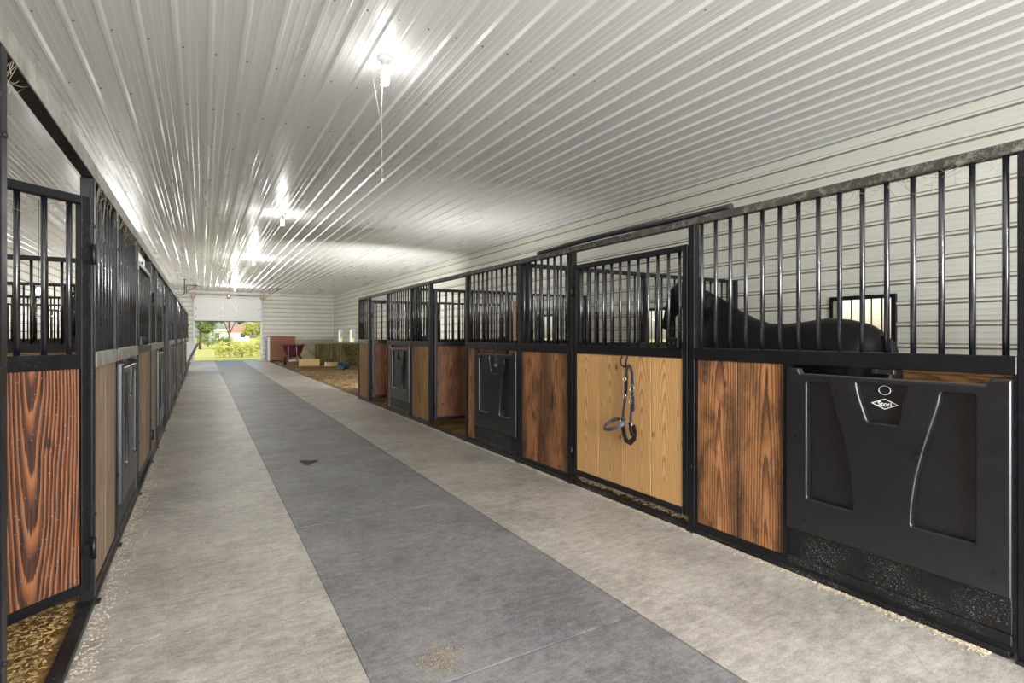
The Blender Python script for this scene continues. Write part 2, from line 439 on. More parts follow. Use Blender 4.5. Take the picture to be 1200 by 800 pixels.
# windows in the right wall (y0,y1,z0,z1)
def ang_y(px, X): return X/math.tan(math.atan((600-237)/617)+math.atan((px-600)/617))
WIN = [(2.86, 3.50, 1.12, 1.78), (6.02, 6.68, 1.12, 1.78), (9.35, 10.0, 1.12, 1.78), (26.55, 27.45, 1.0, 1.68), (29.2, 30.05, 1.0, 1.68)]
def wall_with_holes(fn, length, holes, zmax, name, m, off=.1):
    mb = MB()
    ys = sorted({0, length, *[h[0] for h in holes], *[h[1] for h in holes]})
    for a, b in zip(ys, ys[1:]):
        hs = [h for h in holes if h[0] <= a+1e-6 and h[1] >= b-1e-6]
        rs = [(0, zmax)]
        if hs: rs = [(0, hs[0][2]), (hs[0][3], zmax)]
        for z0, z1 in rs:
            if z1-z0 < .01: continue
            pr = rib_profile(zmax, off=off)
            pr = [p for p in pr if z0 < p[0] < z1]; pr = [(z0, 0)]+pr+[(z1, 0)]
            A = [mb.bm.verts.new(fn(a, s, h)) for s, h in pr]; B = [mb.bm.verts.new(fn(b, s, h)) for s, h in pr]
            for i in range(len(pr)-1):
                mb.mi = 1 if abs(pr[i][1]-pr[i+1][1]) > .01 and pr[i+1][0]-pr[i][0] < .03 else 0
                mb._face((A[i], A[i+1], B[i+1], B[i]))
    return struct(mb.build(name, [m, M['side_rib']]))
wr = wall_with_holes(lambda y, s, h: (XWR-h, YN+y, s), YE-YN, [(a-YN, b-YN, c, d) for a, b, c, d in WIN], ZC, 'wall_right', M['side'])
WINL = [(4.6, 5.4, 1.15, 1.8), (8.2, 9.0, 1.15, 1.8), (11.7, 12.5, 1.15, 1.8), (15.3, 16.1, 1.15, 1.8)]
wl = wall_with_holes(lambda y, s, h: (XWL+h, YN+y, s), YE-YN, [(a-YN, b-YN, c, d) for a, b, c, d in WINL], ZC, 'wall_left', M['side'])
DX0, DX1, DZ1 = -.33, 2.72, 3.2
we = wall_with_holes(lambda x, s, h: (XWL+x, YE-h, s), XWR-XWL, [(DX0-XWL, DX1-XWL, 0, DZ1)], ZC, 'wall_far', M['side'])
wn = wall_with_holes(lambda x, s, h: (XWL+x, YN+h, s), XWR-XWL, [(-.3-XWL, 2.8-XWL, 0, 3.0)], ZC, 'wall_near', M['side'])

def make_window(n, y0, y1, z0, z1, side, bars=5, fm='black'):
    X = XWR if side > 0 else XWL
    sx = -1 if side > 0 else 1
    e = bpy.data.objects.new('window_%d' % n, None); C.objects.link(e); e.location = (X, (y0+y1)/2, z0)
    struct(e)
    w = (y1-y0)/2; h = z1-z0
    f = MB()
    a, b_ = sorted((sx*.045, -sx*.05))
    for q in ((-w-.03, -w+.012, -.03, h+.03), (w-.012, w+.03, -.03, h+.03)): f.box(a, b_, q[0], q[1], q[2], q[3])
    f.box(a, b_, -w, w, h-.012, h+.03); f.box(a, b_, -w, w, -.03, .012)
    f.build('window_frame', M[fm], e)
    g = MB(); g.box(-.004-sx*.02, .004-sx*.02, -w+.005, w-.005, .005, h-.005); g.build('pane', M['glass'], e)
    for i in range(bars):
        yy = -w+2*w*(i+1)/(bars+1)
        m_ = MB(); m_.tube((sx*.03, yy, 0), (sx*.03, yy, h), .008, 8); m_.build('bar', M['black'], e)
for i, wv in enumerate(WIN): make_window(i+1, *wv, 1, 5 if i < 3 else 0, 'black' if i < 3 else 'white')
for i, wv in enumerate(WINL): make_window(i+6, *wv, -1, 4)

# plank lining of the stalls' outer walls, wainscot of the far wall
def lining(name, xs, y0, y1, z1, m):
    mb = MB(); z = 0
    while z < z1-.01:
        mb.board(xs[0], xs[1], y0, y1, z+.002, min(z+.19, z1)-.002, 'y'); z += .19
    return struct(mb.build(name, m))
lining('trim_1', (XWR-.055, XWR-.02), .82, 11.43, 1.08, M['wood_tan'])
lining('trim_2', (XWL+.02, XWL+.055), .6, 24.6, 1.08, M['wood_tan'])
wz = MB(); wz.board(2.95, XWR-.02, YE-.045, YE-.022, 0, 1.15, 'x', 0); struct(wz.build('trim_3', flat('grey_wainscot', (.46, .43, .36), .8, var=.18, vs=5)))
for i, (a, b_) in enumerate(((DX0-.09, DX0), (DX1, DX1+.09))):
    q = MB(); q.box(a, b_, YE-.06, YE+.1, 0, DZ1+.04); struct(q.build('trim_%d' % (4+i), M['white']))
q = MB(); q.box(DX0-.09, DX1+.09, YE-.06, YE+.1, DZ1, DZ1+.12); struct(q.build('trim_6', M['white']))
# corner flashing
q = MB(); q.box(XWR-.06, XWR-.021, YE-.06, YE-.021, 1.15, ZC-.02); struct(q.build('trim_7', M['white']))
q = MB(); q.box(XWR-.05, XWR-.021, YN+.03, YE-.03, ZC-.12, ZC-.021); struct(q.build('trim_8', M['side']))

# ------------------------------------------------------------------ floor
fb = MB()
MX0, MX1 = .565, 1.83
def slabs(x0, x1, cuts):
    for a, b in zip(cuts, cuts[1:]): fb.box(x0, x1, a+.003, b-.003, -.12, 0)
slabs(XL-.02, MX0-.002, [YN, 2.4, 12.2, 22, YE+.3])
slabs(MX1+.002, XR+.06, [YN, 5.0, 11.2, 17.5, 24.0, YE+.3])
fb.mi = 1
fb.box(XL-.02, XR+.06, YN, YE+.3, -.14, -.03)
fb.box(MX0-.002, MX1+.002, YN, YE+.3, -.03, -.02)
floor = struct(fb.build('floor', [M['conc'], M['joint']]), 'pale broom-finished concrete aisle floor')
MATY = [YN, 1.9, 3.95, 11.15, 18.5, YE+.28]
ML = ['dark grey floor mat nearest the viewer, bottom edge of photo', 'short dark grey floor mat, second from the viewer',
      'long dark grey floor mat in mid aisle bearing a small brown stain', 'dark grey floor mat before the open dirt area, fourth from viewer',
      'farthest dark grey floor mat, reaching the open overhead door']
for i in range(5):
    m_ = MB(); m_.box(MX0+.002, MX1-.002, MATY[i]+.003, MATY[i+1]-.003, -.02, -.003, .002)
    if i == 2:
        m_.mi = 1
        pts = []
        for k in range(14):
            t = 2*PI*k/14; rr = .075*(1+.35*math.sin(3*t+1))
            pts.append((.98+rr*1.1*math.cos(t), 5.95+rr*1.5*math.sin(t)))
        m_.prism(pts, lambda u, v, d: (u, v, d), -.0035, -.0015)
    o = m_.build('floor_mat', [M['mat'], flat('brown_stain', (.07, .05, .035), .9)])
    tag(o, ML[i], 'mat', 'dark mats down the aisle')

def bedding(name, x0, x1, y0, y1, m, label, cat, amp=.03, base=.0, step=.12, kind='stuff'):
    mb = MB(); nx = max(2, int((x1-x0)/step)); ny = max(2, int((y1-y0)/step))
    g = [[mb.bm.verts.new((x0+(x1-x0)*i/nx, y0+(y1-y0)*j/ny,
          base+amp*mnoise.noise(Vector((x0+(x1-x0)*i/nx, y0+(y1-y0)*j/ny, 0))*1.9)+amp*.5*mnoise.noise(Vector((i*.9, j*.9, 3))))) for j in range(ny+1)] for i in range(nx+1)]
    for i in range(nx):
        for j in range(ny): mb._face((g[i][j], g[i+1][j], g[i+1][j+1], g[i][j+1]), True)
    o = mb.build(name, m)
    if kind == 'stuff': tag(o, label, cat, kind='stuff')
    else: struct(o, label)
    return o
bedding('bedding', XR+.06, XWR-.02, .8, 4.79, M['bed'], 'brown shavings bedding on floor of the stall with black horse', 'bedding', .02, -.025)
bedding('bedding', XR+.06, XWR-.02, 4.8, 8.17, M['bed'], 'brown shavings bedding inside middle right stall with open door', 'bedding', .02, -.025)
bedding('bedding', XR+.06, XWR-.02, 8.18, 11.44, M['bed'], 'brown shavings bedding inside farthest right stall', 'bedding', .02, -.025)
bedding('bedding', XWL+.02, XL-.03, .6, 24.7, M['bed'], 'golden brown shavings bedding in the left stalls, seen at bottom left', 'bedding', .02, -.012, .09)
bedding('floor', XR+.055, XWR-.01, 11.5, YE-.02, M['dirt'], 'brown dirt floor beside the hay bales', 'floor', .025, -.01, kind='structure')
q = MB(); q.box(XWL, XL-.02, YN, YE, -.2, -.09); q.box(XR+.06, XWR, YN, YE, -.2, -.08); struct(q.build('floor', M['dirt']))

# ------------------------------------------------------------------ stall fronts
ZB, ZM0, ZM1, ZT = .055, 1.185, 1.265, 2.11
_bar = {}
def bar_mesh(z0, z1, r=.0125):
    k = (round(z0, 3), round(z1, 3), r)
    if k not in _bar:
        mb = MB(); mb.tube((0, 0, z0), (0, 0, z1), r, 12); _bar[k] = mb.mesh('bar', M['bar'])
    return _bar[k]
def bars(parent, x0, x1, y, z0, z1, pitch=.104, r=.0125):
    e = .042
    n = max(2, round((x1-x0-2*e)/pitch)+1)
    for i in range(n):
        o = link('bar', bar_mesh(z0, z1, r), parent); o.location = (x0+e+(x1-x0-2*e)*i/(n-1), y, 0)
def planks(mb, x0, x1, y0, y1, z0, z1, bw=.33, cr=None):
    n = max(1, round((x1-x0)/bw))
    for i in range(n):
        a = x0+(x1-x0)*i/n; b_ = x0+(x1-x0)*(i+1)/n
        mb.board(a+.0018, b_-.0018, y0, y1, z0, z1, 'z', .004, cr)
RY = .0275
def fixed_panel(parent, w, wm, railm, pitch=.111, fm='black', zt=ZT):
    f = MB(); f.box(0, w, .004, .05, .03, ZB+.02, .002)
    f.box(0, .018, .006, .05, ZB+.02, ZM0); f.box(w-.018, w, .006, .05, ZB+.02, ZM0)
    f.build('frame', M[fm], parent)
    r_ = MB(); r_.box(0, w, .0, .055, ZM0, ZM1, .004); r_.build('mid_rail', M[railm], parent)
    p = MB(); planks(p, .018, w-.018, .012, .042, ZB+.02, ZM0); p.build('plank_panel', M[wm], parent)
    bars(parent, 0, w, RY, ZM1, zt, pitch)

def curve_plate(outline, holes, ext, bev):
    cu = bpy.data.curves.new('c', 'CURVE'); cu.dimensions = '2D'; cu.fill_mode = 'BOTH'; cu.extrude = ext; cu.bevel_depth = bev; cu.bevel_resolution = 2
    for pl in [outline]+holes:
        sp = cu.splines.new('POLY'); sp.points.add(len(pl)-1); sp.use_cyclic_u = True
        for p, (a, b_) in zip(sp.points, pl): p.co = (a, b_, 0, 1)
    o = bpy.data.objects.new('tmp', cu); C.objects.link(o)
    me = bpy.data.meshes.new_from_object(o.evaluated_get(bpy.context.evaluated_depsgraph_get()))
    bpy.data.objects.remove(o); bpy.data.curves.remove(cu)
    return me
def smooth_poly(pts, it=2):
    """Chaikin rounding of corners with given cut"""
    for _ in range(it):
        out = []
        k = len(pts)
        for i in range(k):
            a, b_ = Vector(pts[i]), Vector(pts[(i+1) % k])
            l = (b_-a).length; c = min(.25, .012/l if l > .05 else .25)
            out.append(tuple(a.lerp(b_, c))); out.append(tuple(a.lerp(b_, 1-c)))
        pts = out
    return pts
_feeder = {}
def feeder_meshes(w, h):
    k = (round(w, 2), round(h, 2))
    if k in _feeder: return _feeder[k]
    def P(u, v): return (u*w, v*h)
    out = [P(0, 0), P(1, 0), P(1, .985), P(.945, .985), P(.93, .955), P(.07, .955), P(.055, .985), P(0, .985)]
    lh = [P(.105, .19), P(.375, .19), P(.372, .30), P(.355, .45), P(.325, .60), P(.29, .74), P(.262, .85), P(.25, .93), P(.105, .93)]
    rh = [(w-x, y) for x, y in lh][::-1]
    ch = [P(.37, .945), P(.385, .86), P(.43, .71), P(.585, .71), P(.615, .86), P(.632, .945)]
    me = curve_plate(out, [smooth_poly(lh, 2), smooth_poly(rh, 2), smooth_poly(ch, 2)], .014, .010)
    bm = bmesh.new(); bm.from_mesh(me); bpy.data.meshes.remove(me)
    for v in bm.verts: x_, y_, z_ = v.co; v.co = (x_, -z_, y_)
    for f in bm.faces: f.smooth = False
    mb = MB(); mb.box(.03, w-.03, .012, .03, .06*h, .96*h)
    # rolled rim round the back
    mb.box(0, .02, .012, .06, 0, .97*h); mb.box(w-.02, w, .012, .06, 0, .97*h); mb.box(.02, w-.02, .012, .05, 0, .03)
    bm2 = bpy.data.meshes.new('t'); mb.bm.to_mesh(bm2); mb.bm.free(); bm.from_mesh(bm2); bpy.data.meshes.remove(bm2)
    plate = bpy.data.meshes.new('feeder_door'); bm.to_mesh(plate); bm.free(); plate.materials.append(M['plastic'])
    # logo: diamond outline, ring, lettering
    cx, cy = .505*w, .825*h
    lg = curve_plate([(cx-.062, cy), (cx, cy-.027), (cx+.062, cy), (cx, cy+.027)], [[(cx-.053, cy), (cx, cy+.0228), (cx+.053, cy), (cx, cy-.0228)]], .001, 0)
    tx = bpy.data.curves.new('t', 'FONT'); tx.body = 'Stori'; tx.size = .032; tx.align_x = 'CENTER'; tx.align_y = 'CENTER'; tx.extrude = .001; tx.offset = .0006
    o = bpy.data.objects.new('tmp', tx); C.objects.link(o); o.location = (cx, cy, 0)
    t_me = bpy.data.meshes.new_from_object(o.evaluated_get(bpy.context.evaluated_depsgraph_get()))
    t_me.transform(Matrix.Translation((cx, cy-.001, 0)))
    bpy.data.objects.remove(o); bpy.data.curves.remove(tx)
    bm = bmesh.new(); bm.from_mesh(lg); bm.from_mesh(t_me)
    for v in bm.verts: x_, y_, z_ = v.co; v.co = (x_, .0105-z_, y_)
    logo = bpy.data.meshes.new('logo'); bm.to_mesh(logo); bm.free(); logo.materials.append(M['logo'])
    rg = MB()
    rc = (.505*w, cy+.068)
    rg.path([(rc[0]+.026*math.cos(t*PI/12), .009, rc[1]+.022*math.sin(t*PI/12)) for t in range(24)], .0016, 6, True)
    ring = rg.mesh('finger_ring', M['logo'])
    _feeder[k] = (plate, logo, ring); return _feeder[k]

def feeder_section(parent, w, strip, strip_side, wm, railm, logo=True, tilt=0, pitch=.111):
    """strip: width of boards beside the feeder; strip_side 0 = at local x 0, 1 = at the far end"""
    a0, a1 = (0, strip) if strip_side == 0 else (w-strip, w)
    b0, b1 = (strip, w) if strip_side == 0 else (0, w-strip)
    f = MB(); f.box(0, w, .004, .05, .03, ZB+.02, .002)
    f.box(0, .014, .006, .05, ZB, ZM0); f.box(w-.014, w, .006, .05, ZB, ZM0)
    xs = strip if strip_side == 0 else w-strip
    f.box(xs-.014, xs+.014, .002, .05, ZB, ZM0)
    f.build('frame', M['black'], parent)
    r_ = MB(); r_.box(0, w, .0, .055, ZM0, ZM1, .004); r_.build('mid_rail', M[railm], parent)
    p = MB(); planks(p, min(a0, a1)+.014, max(a0, a1)-.014, .012, .042, ZB+.02, ZM0); p.build('plank_panel', M[wm], parent)
    k = MB(); k.box(b0+.014, b1-.014, .004, .045, .10, .25, .004); k.box(b0+.014, b1-.014, -.004, .045, .055, .10, .004); k.box(b0+.014, b1-.014, -.006, .03, .243, .262, .003)
    k.build('kick_plate', M['kick'], parent)
    fw = b1-b0-.044; fh = .9
    plate, lg, ring = feeder_meshes(fw, fh)
    d = link('feeder_door', plate, parent); d.location = (b0+.022, .006, .268); d.rotation_euler = (tilt, 0, 0)
    if logo:
        l_ = link('logo', lg, d); l_['label'] = 'white outlined diamond emblem with lettering'
    link('finger_ring', ring, d)
    cat_ = MB(); cx = b0+(b1-b0)/2
    cat_.box(cx-.05, cx+.05, .004, .03, 1.158, 1.184, .003); cat_.build('latch', M['black_dusty'], parent)
    bars(parent, 0, w, RY, ZM1, ZT, pitch)

def door(parent, w, sign, wm, top=1.985, latch=True, bw=.33, cr=None):
    """hinged at local x=0, extends to sign*w"""
    a, b_ = (0, w) if sign > 0 else (-w, 0)
    f = MB(); t = .045
    for q in ((a, a+t), (b_-t, b_)): f.box(q[0], q[1], .004, .049, .095, top, .003)
    f.box(a+t, b_-t, .004, .049, .095, .14, .003); f.box(a+t, b_-t, .004, .049, ZM0+.005, ZM1-.005, .003); f.box(a+t, b_-t, .004, .049, top-.04, top, .003)
    f.build('frame', M['black'], parent)
    p = MB(); planks(p, a+t, b_-t, .012, .042, .14, ZM0+.005, bw, cr); p.build('plank_panel', M[wm], parent)
    bars(parent, a+t, b_-t, .0265, ZM1-.005, top-.04)
    for z in (.3, 1.75):
        h_ = MB(); h_.tube((0, -.012, z-.05), (0, -.012, z+.05), .011, 10); h_.box(*sorted((0, sign*.045)), -.006, .004, z-.03, z+.03); h_.build('hinge', M['black'], parent)
    if latch:
        e = sign*(w-.12); l_ = MB()
        l_.box(e-.055, e+.055, -.018, .004, 1.26, 1.335, .004)
        l_.path([(e+.024*math.cos(k*PI/8), -.024, 1.298+.024*math.sin(k*PI/8)) for k in range(16)], .004, 6, True)
        l_.build('latch', M['black'], parent)

ROT_R, ROT_L = -PI/2, PI/2
G = .0275
# --- right row. stations along Y
RS = [.79, 2.5, 3.88, 4.79, 6.09, 7.35, 8.17, 9.44, 10.67, 11.46]
def post(x, y, label, group, w=.055, z1=2.11, m='black'):
    p = thing('stall_post', (x, y, 0), 0, label, 'post', group)
    mb = MB(); mb.box(-w/2, w/2, -w/2, w/2, .012, z1, .004); mb.build('upright', M[m], p)
    q = MB(); q.box(-.05, .05, -.027, .027, 0, .012, .002); q.build('base_plate', M['black_dusty'], p)
    for bz in (.45, 1.9):
        b_ = MB(); b_.tube((-w/2-.006 if x > 1 else w/2+.006, 0, bz), (0, 0, bz), .008, 6); b_.build('bolt', M['black_dusty'], p)
PL = ['nearest right-hand black post at the right edge of photo', 'black post right of the pale pine door with halter', 'black post left of the pale pine door with halter',
      'black post between stained plank panel and middle right feeder door', 'black post on near side of the middle right open doorway', 'black post on far side of the middle right open doorway',
      'black post on near side of the farthest right feeder door', 'black post on near side of the farthest right doorway', 'black post on far side of the farthest right doorway', 'farthest right row post, beside the dirt floor and hay']
for y, l in zip(RS, PL): post(XR+.03, y, l, 'posts of the right stall row')
def rsec(i, name, label, cat, group):
    ya, yb = RS[i]+G, RS[i+1]-G
    return thing(name, (XR, yb, 0), ROT_R, label, cat, group), yb-ya
t, w = rsec(0, 'feeder_stall_front', 'stall front with big black feeder door and two stained planks, horse behind its bars', 'stall front', 'feeder fronts of the right row')
feeder_section(t, w, .655, 0, 'wood_stain', 'black')
t, w = rsec(1, 'stall_door', 'closed pale pine stall door with black bars, halter hanging on it', 'door', None)
door(t, w-.016, 1, 'wood_pale'); t.location.y -= .008
hk = MB()
for dx in (-.03, .03): hk.path([(.71+dx, -.02, 1.185), (.71+dx*1.1, -.034, 1.165), (.71+dx*1.05, -.04, 1.135), (.71+dx*.7, -.03, 1.112), (.71+dx*.2, -.008, 1.102), (.71, .012, 1.10)], .0075, 8)
hk.build('hook', M['black'], t)
t, w = rsec(2, 'plank_stall_front', 'stained plank panel with bars left of the pale pine door', 'stall front', 'plank fronts of the right row')
fixed_panel(t, w, 'wood_stain', 'black')
t, w = rsec(3, 'feeder_stall_front', 'middle right stall front with black feeder door between brown planks and open doorway', 'stall front', 'feeder fronts of the right row')
feeder_section(t, w, .24, 0, 'wood_stain', 'black')
t, w = rsec(4, 'stall_door', 'open red-brown plank door swung into the middle right stall', 'door', None)
door(t, w-.016, 1, 'wood_red', 2.04); t.rotation_euler.z = ROT_R+R(82); t.location = (XR+.065, RS[5]-G-.02, 0)
t, w = rsec(5, 'plank_stall_front', 'tan plank panel with bars between middle right doorway and farthest feeder door', 'stall front', 'plank fronts of the right row')
fixed_panel(t, w, 'wood_tan', 'black_dusty')
t, w = rsec(6, 'feeder_stall_front', 'farthest right stall front with black feeder door', 'stall front', 'feeder fronts of the right row')
feeder_section(t, w, .2, 0, 'wood_tan', 'black_dusty')
t, w = rsec(7, 'stall_door', 'open red-brown plank door swung into the farthest right stall', 'door', None)
door(t, w-.016, 1, 'wood_red', 2.04); t.rotation_euler.z = ROT_R+R(80); t.location = (XR+.065, RS[8]-G-.02, 0)
t, w = rsec(8, 'plank_stall_front', 'farthest plank panel of the right row, beside dirt floor', 'stall front', 'plank fronts of the right row')
fixed_panel(t, w, 'wood_tan', 'rail_dust_glare')
# rails
q = MB(); q.box(XR, XR+.06, RS[0]-.03, RS[-1]+.03, 2.11, 2.158, .004)
tag(q.build('header_rail', M['rail_top']), 'long dusty top rail along the right stall row', 'rail')
q = MB(); q.box(XR-.002, XR+.056, RS[0]+.05, RS[-1]-.05, .0, .03, .003)
tag(q.build('sill_rail', M['kick']), 'black floor rail under the right stall row', 'rail')

# --- left row
LA, LP = 3.36, 3.42
LS = [.72, 1.95, LA]
for k in range(6):
    a = LA+LP*k
    LS += [a+.83, a+2.10, a+LP]
LPOST = {0: 'left row post nearest the viewer', 1: 'near post of the first left doorway, at left edge of photo', 2: 'black post on which the burnt-grain left door hangs'}
for i, y in enumerate(LS):
    if i == 0: continue
    lab = LPOST.get(i) or '%s post of the left stall row counted from the burnt-grain door' % ORD[i-2]
    post(XL-.03, y, lab, 'posts of the left stall row', z1=2.14, w=.055)
def lsec(i, name, label, cat, group):
    ya, yb = LS[i]+G, LS[i+1]-G
    return thing(name, (XL, ya, 0), ROT_L, label, cat, group), yb-ya
t, w = lsec(0, 'plank_stall_front', 'nearest left plank panel, cut off by left edge of photo', 'stall front', 'plank fronts of the left row')
fixed_panel(t, w, 'wood_burnt', 'black', zt=2.14)
t, w = lsec(1, 'stall_door', 'near left door with strongly striped burnt wood grain, swung inward', 'door', None)
t.location = (XL-.004, LS[2]-.068, 0); t.rotation_euler.z = ROT_L-R(47)
random.seed(3)
door(t, w-.02, -1, 'wood_burnt', 2.03, latch=False, bw=.40, cr=(.5, .35))
random.seed(11)
for k in range(6):
    b_ = 2+3*k
    t, w = lsec(b_, 'plank_stall_front', '%s weathered plank panel of the left row beyond the burnt-grain door' % ORD[k], 'stall front', 'plank fronts of the left row')
    fixed_panel(t, w, 'wood_grey', 'rail_dust_glare', zt=2.14)
    t, w = lsec(b_+1, 'feeder_stall_front', ('%s feeder front of the left row beyond the burnt-grain door' % ORD[k]) if k < 5 else 'farthest left feeder front, its grey door tilted out into the aisle', 'stall front', 'feeder fronts of the left row')
    feeder_section(t, w, .24, 1, 'wood_grey', 'rail_dust_glare', tilt=R(24) if k == 5 else 0)
    if k == 5:
        fd = [c for c in t.children if c.name.startswith('feeder_door')][0]
        bk = MB(); bk.box(.03, w-.24-.08, .07, .085, .05, .84, .004); o = bk.build('back_board', M['panelgrey'], fd)
        ck = MB(); ck.prism([(.06, .05), (.06, .86), (.41, .80)], lambda u, v, d: (d, u, v), -.005, .02); ck.build('side_cheek', M['white'], fd)
    if k in (0, 5): ph, dl = 0, 'weathered closed' 
    elif k == 2: ph, dl = 60, 'open'
    else: ph, dl = 86, 'open'
    t, w = lsec(b_+2, 'stall_door', 'left row %s plank door after the burnt-grain door, %s' % (ORD[k], 'closed' if ph == 0 else 'swung inward'), 'door', 'far doors of the left row')
    off = .062 if ph else 0
    t.location = (XL-off, LS[b_+3]-G-.012, 0); t.rotation_euler.z = ROT_L-R(ph)
    door(t, w-.024, -1, 'wood_grey' if k == 0 else 'wood_tan', 2.0, latch=True)
t = thing('header_rail', (XL, 0, 2.14), 0, 'long dusty top rail along the left stall row', 'rail')
q = MB(); q.box(-.055, -.004, LS[0]-.03, LS[-1]+.03, 0, .07, .003); q.build('tube', M['black'], t)
q = MB(); q.box(-.004, .0, LS[0]-.03, LS[-1]+.03, -.001, .072); q.build('face_plate', M['rail_dust_glare'], t)
q = MB(); q.box(XL-.056, XL+.002, LS[0]+.05, LS[-1]-.05, .0, .03, .003)
tag(q.build('sill_rail', M['kick']), 'black floor rail under the left stall row', 'rail')

# --- partitions between the stalls
def partition(x0, x1, y, label, group, wm='wood_tan', side=1):
    t = thing('stall_partition', (x0, y, 0), 0, label, 'partition', group)
    w = x1-x0
    f = MB(); f.box(0, w, -.022, .022, 2.08, 2.125, .003); f.box(0, w, -.022, .022, ZM0, ZM1, .003); f.box(0, w, -.022, .022, .04, .075, .003)
    for q in (0, w-.045): f.box(q, q+.045, -.0225, .0225, .0, 2.08, .003)
    f.box(w/2-.02, w/2+.02, -.022, .022, ZM1, 2.08, .003)
    f.build('frame', M['black'], t)
    p = MB(); z = .075
    while z < ZM0-.02:
        p.board(.045, w-.045, -.017, .017, z+.001, min(z+.185, ZM0)-.001, 'x'); z += .185
    p.build('plank_panel', M[wm], t)
    bars(t, .045, w-.045, 0, ZM1, 2.08, .115)
    return t
partition(XR+.075, XWR-.07, .79, 'partition on the near side of the horse stall', 'stall partitions on the right')
partition(XR+.075, XWR-.07, 4.79, 'barred partition behind the black horse\'s head', 'stall partitions on the right')
partition(XR+.075, XWR-.07, 8.17, 'barred partition beyond the middle right open door', 'stall partitions on the right')
partition(XR+.075, XWR-.07, 11.46, 'farthest right partition, backing the open hay area', 'stall partitions on the right')
for k in range(1, 7):
    partition(XWL+.07, XL-.075, LA+LP*k, '%s barred left stall partition seen through the burnt-grain door\'s bars' % ORD[k-1], 'stall partitions on the left')
# wooden hatch in the farthest right stall
t = thing('window_shutter', (XWR-.022, 11.05, 1.25), 0, 'tan plywood shutter on outer wall of the farthest right stall', 'shutter')
q = MB(); q.board(-.03, 0, -.32, .32, 0, .92, 'z'); q.build('board', M['ply'], t)
q = MB(); q.board(-.05, -.03, -.32, .32, .08, .16, 'y'); q.board(-.05, -.03, -.32, .32, .76, .84, 'y'); q.build('batten', M['ply'], t)

# black hose lying along the right header rail
hp = []
for i in range(40):
    y = 2.2+(4.45-2.2)*i/39
    k = (y-2.2)/2.25
    hp.append((XR+.03+.01*math.sin(k*6), y, 2.158+.021+.014*max(0, math.sin((k-.12)*PI*1.3))))
q = MB(); q.path(hp, .021, 10); tag(q.build('hose', M['hose']), 'black hose lying along the right top rail above pine door', 'hose')

# ------------------------------------------------------------------ halter on the pine door
HX = XR-.03
hy, hz = 3.06, 1.11
halter = thing('halter', (HX, hy, hz), ROT_R, 'grey and black horse halter hanging from hook on the pine door', 'halter')
def rb(name, pts, w, t_, m, nrm=(0, -1, 0), par=halter):
    q = MB(); q.ribbon(pts, nrm, w, t_); return q.build(name, M[m], par)
# local x right, y into door (+), z up from hook
rb('crown_strap', [(-.035, -.01, -.08), (-.030, -.012, -.03), (-.014, -.014, -.003), (.0, -.014, .008), (.014, -.014, -.003), (.028, -.012, -.04), (.034, -.012, -.10), (.037, -.012, -.16)], .026, .006, 'leather')
rb('cheek_strap', [(-.036, -.01, -.07), (-.04, -.01, -.16), (-.042, -.01, -.23)], .03, .007, 'leather_dark')
rb('cheek_strap', [(-.042, -.01, -.21), (-.052, -.011, -.28), (-.068, -.012, -.35), (-.074, -.012, -.42)], .024, .006, 'leather')
rb('cheek_strap', [(.037, -.012, -.14), (.035, -.016, -.22), (.03, -.018, -.31), (.022, -.018, -.38), (.016, -.018, -.44)], .024, .006, 'leather')
rb('strap_end', [(.046, -.02, -.23), (.050, -.022, -.29), (.056, -.022, -.34)], .03, .005, 'leather')
nb = [(-.10+.105*math.cos(a), -.075-.06*math.sin(a), -.455-.038*math.sin(a)+.02*math.cos(a)) for a in [2*PI*i/32 for i in range(33)]]
rb('noseband', nb, .026, .006, 'leather', lambda t: (math.cos(2*PI*t), -math.sin(2*PI*t), .25))
rb('throat_strap', [(-.075, -.014, -.41), (-.066, -.02, -.47), (-.045, -.026, -.53), (-.015, -.03, -.575), (.025, -.028, -.585), (.062, -.024, -.55), (.066, -.02, -.50), (.045, -.016, -.45)], .042, .007, 'leather_dark')
rb('throat_strap', [(.016, -.02, -.43), (.03, -.03, -.48), (.05, -.03, -.53)], .03, .006, 'leather_dark')
for (x_, z_, r_) in ((-.042, -.10, .016), (-.044, -.23, .016), (.037, -.165, .022), (.02, -.27, .014), (-.074, -.42, .018), (.016, -.45, .020), (.03, -.57, .016), (.06, -.53, .014)):
    q = MB(); q.path([(x_+r_*math.cos(a*PI/8), -.022, z_+r_*1.15*math.sin(a*PI/8)) for a in range(16)], .0035, 6, True)
    q.build('buckle_ring', M['nickel'], halter)

